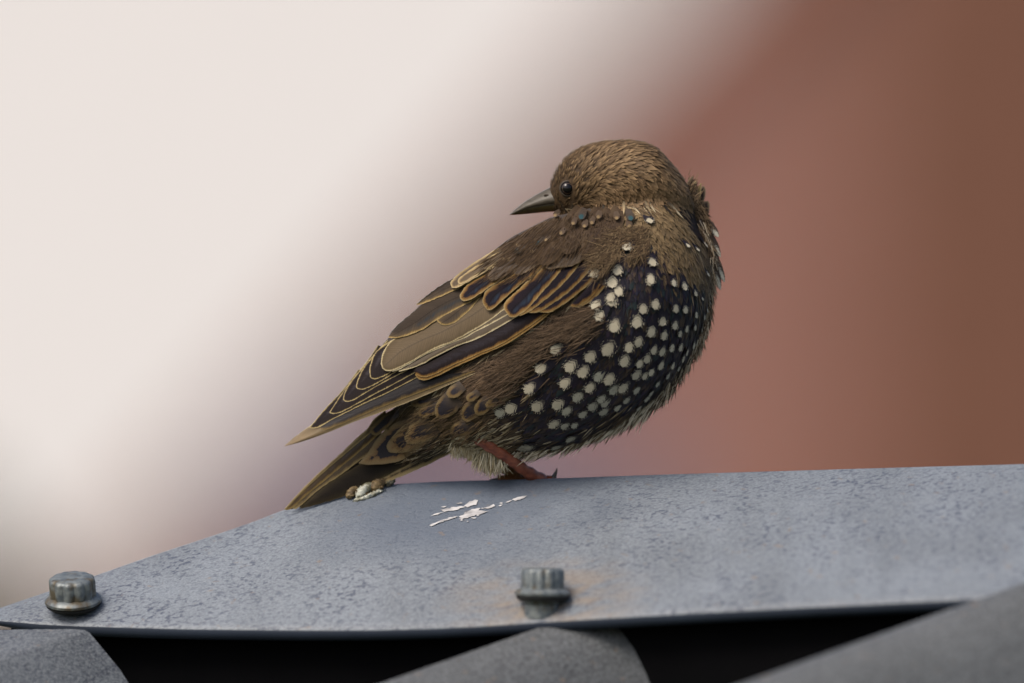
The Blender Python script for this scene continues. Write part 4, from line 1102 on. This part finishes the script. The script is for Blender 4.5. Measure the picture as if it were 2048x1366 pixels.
# buff and teal tips on the back
for x, y, r in [(500,715,22),(635,775,22),(720,790,26),(775,770,22),(825,722,26),(960,730,26),(1055,790,26),(545,850,22),(430,905,20),(215,945,20),(325,985,26),(155,1050,26)]:
    px, py = 980 + x / 3.794, 240 + y / 3.794; dx, dy = flow(px, py); r /= 3.794
    A, B = leaf_outline(px + dx * r, py + dy * r, dx, dy, 17, r * 1.9)
    traced('buff_tipped_feather', A, B, 'spot_buff', wing_depth, lay(48.5, 1320, 180), wing, 12, 0.5, 0.6, True, 6.0)
for x, y, r in [(700,715,40),(1060,722,42),(365,930,28),(215,985,36)]:
    px, py = 980 + x / 3.794, 240 + y / 3.794; dx, dy = flow(px, py); r /= 3.794
    A, B = leaf_outline(px + dx * r, py + dy * r, dx, dy, 24, r * 1.5)
    traced('teal_glossed_feather', A, B, 'spot_teal', wing_depth, lay(48.5, 1320, 180), wing, 12, 0.5, 0.6, True, 6.0)

# ------------------------------------------------------------------ eye, bill, legs
def ball(name, c, r, mat, parent, sx=1.0, seg=28, squash=1.0):
    v, f = [], []
    for i in range(15):
        th = math.pi * i / 14
        for k in range(seg):
            a = 2 * math.pi * k / seg
            v.append(c + Vector((r * math.sin(th) * math.cos(a) * sx, -r * math.cos(th) * squash, r * math.sin(th) * math.sin(a))))
    for i in range(14):
        for k in range(seg): f.append((i*seg + k, i*seg + (k+1) % seg, (i+1)*seg + (k+1) % seg, (i+1)*seg + k))
    return adopt(link_mesh(name, v, f, mat), parent)
eye_m = M('eye', 0.07, 0.38); eye_m.color((0.005, 0.004, 0.005))
iris_m = plain('iris', (0.05, 0.028, 0.016), 0.3, 0.5)
eloc, enor, _ = hit(*EYE)
ec = P(EYE[0], EYE[1], eloc.y + 6 * S)
eye = ball('eye', ec, 15.2 * S, eye_m.m, bird)
lid_m = plain('eyelid', (0.06, 0.045, 0.032), 0.6)
def ring(name, c, r0, tr, mat, parent, yoff):
    pts = [c + Vector((r0 * math.cos(a), yoff, r0 * math.sin(a))) for a in [2 * math.pi * k / 40 for k in range(41)]]
    v, f = tube(pts, [tr] * 41, 8, False); return adopt(link_mesh(name, v, f, mat), parent)
ring('eyelid', ec, 14.6 * S, 2.0 * S, lid_m, eye, -5.0 * S)
ring('iris', ec, 9.5 * S, 1.5 * S, iris_m, eye, -10.2 * S)

def bill_mat():
    m = M('bill_horn', 0.42, 0.3)
    co = m.objco((1, 1, 1)); n = m.noise(260, 3, m.objco((1, 1, 3), (0, 0.44, 0)))
    m.color(m.mix(m.ramp(n, [(0.3, 0.0), (0.7, 1.0)]), (0.05, 0.042, 0.03), (0.10, 0.085, 0.065))); m.bump(n, 0.15, 0.0004); return m.m
def bill_low_mat():
    m = M('lower_bill_horn', 0.42, 0.3)
    n = m.noise(230, 3, m.objco((1, 1, 2)))
    m.color(m.mix(m.ramp(n, [(0.3, 0.0), (0.7, 1.0)]), (0.035, 0.026, 0.012), (0.09, 0.065, 0.022))); return m.m
HD = 14
def mandible(name, U, Lw, bmax, mat, dpk):
    N = 22; seg = 16
    a = cr(U, N); b = cr(Lw, N); v, f = [], []
    for i in range(N):
        t = i / (N - 1); bb = bmax * (1 - t) ** 0.75 + 0.6
        c = (a[i] + b[i]) / 2; h = (a[i] - b[i]) / 2
        for k in range(seg):
            an = 2 * math.pi * k / seg; ca, sa = math.cos(an), math.sin(an)
            # keeled section: narrow on the culmen, wide at the cutting edge
            wk = (0.72 - 0.35 * ca * dpk)
            q = c + h * ca
            v.append(P(q.x, q.y, (HD - bb * sa * wk * 1.25) * S))
    for i in range(N - 1):
        for k in range(seg): f.append((i*seg + k, i*seg + (k+1) % seg, (i+1)*seg + (k+1) % seg, (i+1)*seg + k))
    f.append(tuple(range(seg))[::-1]); f.append(tuple((N-1)*seg + k for k in range(seg)))
    return adopt(link_mesh(name, v, f, mat), bird)
bu = mandible('upper_mandible', [(1124,368),(1100,375),(1075,388),(1050,403),(1030,419),(1019,429)], [(1130,416),(1105,412),(1080,414),(1055,418.5),(1035,425),(1020,430)], 30, bill_mat(), 1.0)
bl = mandible('lower_mandible', [(1130,406),(1105,402),(1080,405),(1055,411),(1038,419),(1024,428)], [(1132,426),(1108,423),(1080,425),(1055,427.5),(1038,429),(1023,430)], 23, bill_low_mat(), -0.6)
ball('nostril', P(1093, 391, (HD - 18.2) * S), 2.6 * S, plain('nostril_dark', (0.03, 0.02, 0.012), 0.8), bu, 2.2, 16, 0.5)

leg_m = M('leg_skin', 0.42, 0.4)
_n = leg_m.noise(300, 3, leg_m.objco((1, 1, 2)))
leg_m.color(leg_m.mix(leg_m.ramp(_n, [(0.3, 0.0), (0.7, 1.0)]), (0.15, 0.038, 0.022), (0.32, 0.10, 0.05))); leg_m.bump(_n, 0.4, 0.0005)
leg2_m = plain('leg_skin_orange', (0.20, 0.085, 0.03), 0.5); claw_m = plain('claw_horn', (0.06, 0.05, 0.045), 0.35, 0.5)
def leg(pts, radii, mat, toes):
    P3 = [P(*p[:2], p[2] * S) for p in pts]
    N = 34; path = [Vector(q) for q in cr([tuple(p) for p in P3], N)]
    rad = []
    for i in range(N):
        r = interp([(k / (len(radii) - 1), q) for k, q in enumerate(radii)], i / (N - 1))
        rad.append(r * S * (1 + 0.06 * (1 if (i // 2) % 2 else -1)))       # scutes
    v, f = tube(path, rad, 14); o = adopt(link_mesh('leg', v, f, mat), bird)
    for tp, r0, r1, ce in toes:
        pp = [P(*p[:2], p[2] * S) for p in tp]; path = cr([tuple(p) for p in pp], 16)
        v, f = tube(path, [(r0 + (r1 - r0) * i / 15) * S * (1 + 0.06 * math.sin(i * 1.9)) for i in range(16)], 10)
        t = adopt(link_mesh('toe', v, f, mat), o)
        cp = [P(*p[:2], p[2] * S) for p in ce]; path = cr([tuple(p) for p in cp], 10)
        v, f = tube(path, [r1 * 0.9 * S * (1 - 0.9 * i / 9) for i in range(10)], 8)
        adopt(link_mesh('claw', v, f, claw_m), t)
leg([(925,850,-50),(958,877,-70),(1010,912,-48),(1052,942,-10),(1090,966,26)], [16, 13, 11, 12, 15], leg_m.m,
    [([(1088,966,26),(1105,968,40),(1122,980,60)], 12, 9, [(1122,980,60),(1136,990,72),(1140,1006,78)]),
     ([(1085,966,24),(1098,960,22),(1110,962,20)], 11, 8, [(1104,962,20),(1112,944,18),(1114,936,16)]),
     ([(1088,968,30),(1098,985,62),(1104,1004,92)], 12, 8, [(1104,1004,92),(1106,1018,104),(1104,1030,106)]),
     ([(1084,968,30),(1062,974,44),(1040,984,60)], 12, 8, [(1040,984,60),(1028,996,68),(1026,1008,70)])])
leg([(985,900,34),(1005,928,40),(1030,950,46),(1056,976,54)], [17, 14, 13, 15], leg2_m,
    [([(1056,976,54),(1075,984,70),(1095,1000,92)], 11, 8, [(1095,1000,92),(1106,1014,100),(1108,1028,104)]),
     ([(1054,976,56),(1058,996,86),(1062,1014,112)], 11, 8, [(1062,1014,112),(1064,1030,120),(1062,1042,122)]),
     ([(1052,974,50),(1022,962,40),(995,960,34)], 12, 10, [(1000,962,36),(978,964,36),(970,974,38)])])

# ------------------------------------------------------------------ droppings on the cap
def dropping_mats():
    m = M('dropping_dark', 0.6, 0.4); n = m.noise(330, 4, m.objco())
    m.color(m.mix(m.ramp(n, [(0.3, 0.0), (0.7, 1.0)]), (0.07, 0.045, 0.02), (0.24, 0.17, 0.08))); m.bump(n, 0.8, 0.001)
    p = M('dropping_pale', 0.4, 0.45); n = p.noise(260, 4, p.objco())
    p.color(p.mix(p.ramp(n, [(0.42, 0.0), (0.62, 1.0)]), (0.12, 0.11, 0.06), (0.46, 0.47, 0.40))); p.bump(n, 0.8, 0.001)
    return m.m, p.m
dk, pl_ = dropping_mats()
dr = empty('bird_dropping', P(735, 990, 0.0))
tag(dr, 'brown and white coiled bird dropping on the ridge under the tail', 'dropping')
def on_cap(px, py, off):
    """point of the near flange seen at a pixel"""
    lo, hi = 0.0, 1.0
    for _ in range(30):
        mid = (lo + hi) / 2
        if to_px(cap_point(px, mid))[1] > py: lo = mid
        else: hi = mid
    return cap_point(px, lo, off)
def lump(name, pts, radii, mat, seg=14, rough=0.24):
    N = 26; path = cr([tuple(p) for p in pts], N)
    rr = [interp([(k / (len(radii) - 1), q) for k, q in enumerate(radii)], i / (N - 1)) * S for i in range(N)]
    for i in range(N):
        e = min(i, N - 1 - i) / 4.0
        if e < 1: rr[i] *= math.sqrt(max(0.03, 1 - (1 - e) ** 2))
    v, f = tube(path, rr, seg)
    c = sum(path, Vector()) / N
    for i, q in enumerate(v):
        v[i] = q + Vector((random.gauss(0, 1), random.gauss(0, 1), random.gauss(0, 1))) * (rough * 3.5 * S)
    return adopt(link_mesh(name, v, f, mat), dr)
lump('dark_coil', [on_cap(694, 1001, 0.0012), on_cap(704, 992, 0.0018), on_cap(716, 982, 0.0018), on_cap(726, 978, 0.0014)], [6, 9.5, 9, 6], dk, 14, 0.2)
lump('pale_coil', [on_cap(714, 1000, 0.0005), on_cap(724, 990, 0.0014), on_cap(738, 982, 0.0019), on_cap(750, 978, 0.0014)], [5, 10, 11, 7], pl_, 14, 0.3)
lump('pale_coil', [on_cap(706, 1003, 0.0002), on_cap(728, 998, 0.0004), on_cap(750, 990, 0.0006), on_cap(766, 982, 0.0004)], [3, 5, 5, 3], pl_, 12, 0.3)
lump('dark_coil', [on_cap(744, 986, 0.0010), on_cap(754, 978, 0.0020), on_cap(766, 971, 0.0022), on_cap(776, 969, 0.0016)], [8, 12, 12, 8], dk, 14, 0.3)
lump('pale_coil', [on_cap(736, 975, 0.0024), on_cap(752, 969, 0.0032), on_cap(770, 968, 0.0030)], [3, 4.5, 3], pl_, 10, 0.3)
lump('grey_coil', [on_cap(770, 974, 0.0012), on_cap(780, 970, 0.0018), on_cap(790, 969, 0.0014)], [6, 9.5, 6], plain('dropping_grey', (0.16, 0.15, 0.11), 0.5, 0.3, 0.5, 300), 12, 0.3)
for i in range(16):
    x_ = random.uniform(704, 780); y_ = interp([(704, 996), (780, 972)], x_) + random.uniform(-3, 6)
    a_ = random.uniform(0, 6.28)
    lump('crumb', [on_cap(x_, y_, random.uniform(0.0008, 0.0030)), on_cap(x_ + 5 * math.cos(a_), y_ + 3 * math.sin(a_), random.uniform(0.0008, 0.0030)), on_cap(x_ + 9 * math.cos(a_), y_ + 4 * math.sin(a_), random.uniform(0.0008, 0.0026))], [2, 3.2, 2], random.choice((dk, pl_, dk)), 8, 0.2)
# white splash: thin flakes
wsp = empty('white_splash', on_cap(940, 1030, 0)); tag(wsp, 'flaked white dropping splash smeared on the grey ridge cap', 'dropping')
wm = M('dried_white', 0.8, 0.2); _n = wm.noise(240, 4, wm.objco((0.5, 1, 1)))
wm.color(wm.mix(wm.ramp(_n, [(0.38, 0.0), (0.6, 1.0)]), (0.24, 0.235, 0.24), (0.56, 0.55, 0.55)))
def flake(pts, amp=2.0):
    """pts: outline px (closed)"""
    out = []
    n = len(pts)
    for i in range(n):
        a, b = Vector(pts[i]), Vector(pts[(i+1) % n])
        m = max(1, int((b - a).length / 4))
        for k in range(m):
            q = a.lerp(b, k / m); out.append((q.x + random.uniform(-amp, amp), q.y + random.uniform(-amp, amp) * 0.5))
    c = (sum(p[0] for p in out) / len(out), sum(p[1] for p in out) / len(out))
    v = [on_cap(*c, 0.0006)] + [on_cap(*p, 0.00035) for p in out]
    f = [(0, i + 1, (i + 1) % len(out) + 1) for i in range(len(out))]
    adopt(link_mesh('flake', v, f, wm.m), wsp)
def sc6(l): return [(660 + x / 3.938, 840 + y / 3.938) for x, y in l]
flake(sc6([(860,712),(940,700),(1030,684),(1060,690),(1000,712),(900,728)]))
flake(sc6([(1055,682),(1085,655),(1140,635),(1170,640),(1150,672),(1090,690)]))
flake(sc6([(1010,770),(1070,735),(1120,705),(1190,698),(1170,720),(1250,720),(1200,745),(1110,765),(1050,785)]))
flake(sc6([(780,835),(860,800),(960,770),(1020,760),(960,785),(870,812),(800,842)]), 1.2)
flake(sc6([(790,762),(840,740),(900,728),(850,748)]), 1.0)
flake(sc6([(1435,632),(1480,612),(1555,600),(1530,622),(1460,642)]), 1.0)
flake(sc6([(1380,655),(1415,640),(1440,636),(1400,655)]), 0.8)
flake(sc6([(1200,700),(1250,690),(1290,668),(1300,685),(1240,705)]), 1.0)
flake(sc6([(1325,678),(1362,670),(1340,685)]), 0.6)
flake(sc6([(990,662),(1030,652),(1048,660),(1010,668)]), 0.8)
flake(sc6([(872,690),(920,682),(900,696)]), 0.6)

for i in range(14):
    x_, y_ = random.gauss(945, 40), 0; y_ = 1030 - (x_ - 945) * 0.22 + random.gauss(0, 7)
    r_ = random.uniform(1.2, 3.2)
    flake([(x_ - 2 * r_, y_), (x_, y_ - r_ * 0.6), (x_ + 2 * r_, y_ - r_ * 0.4), (x_ + r_, y_ + r_ * 0.6)], 0.5)
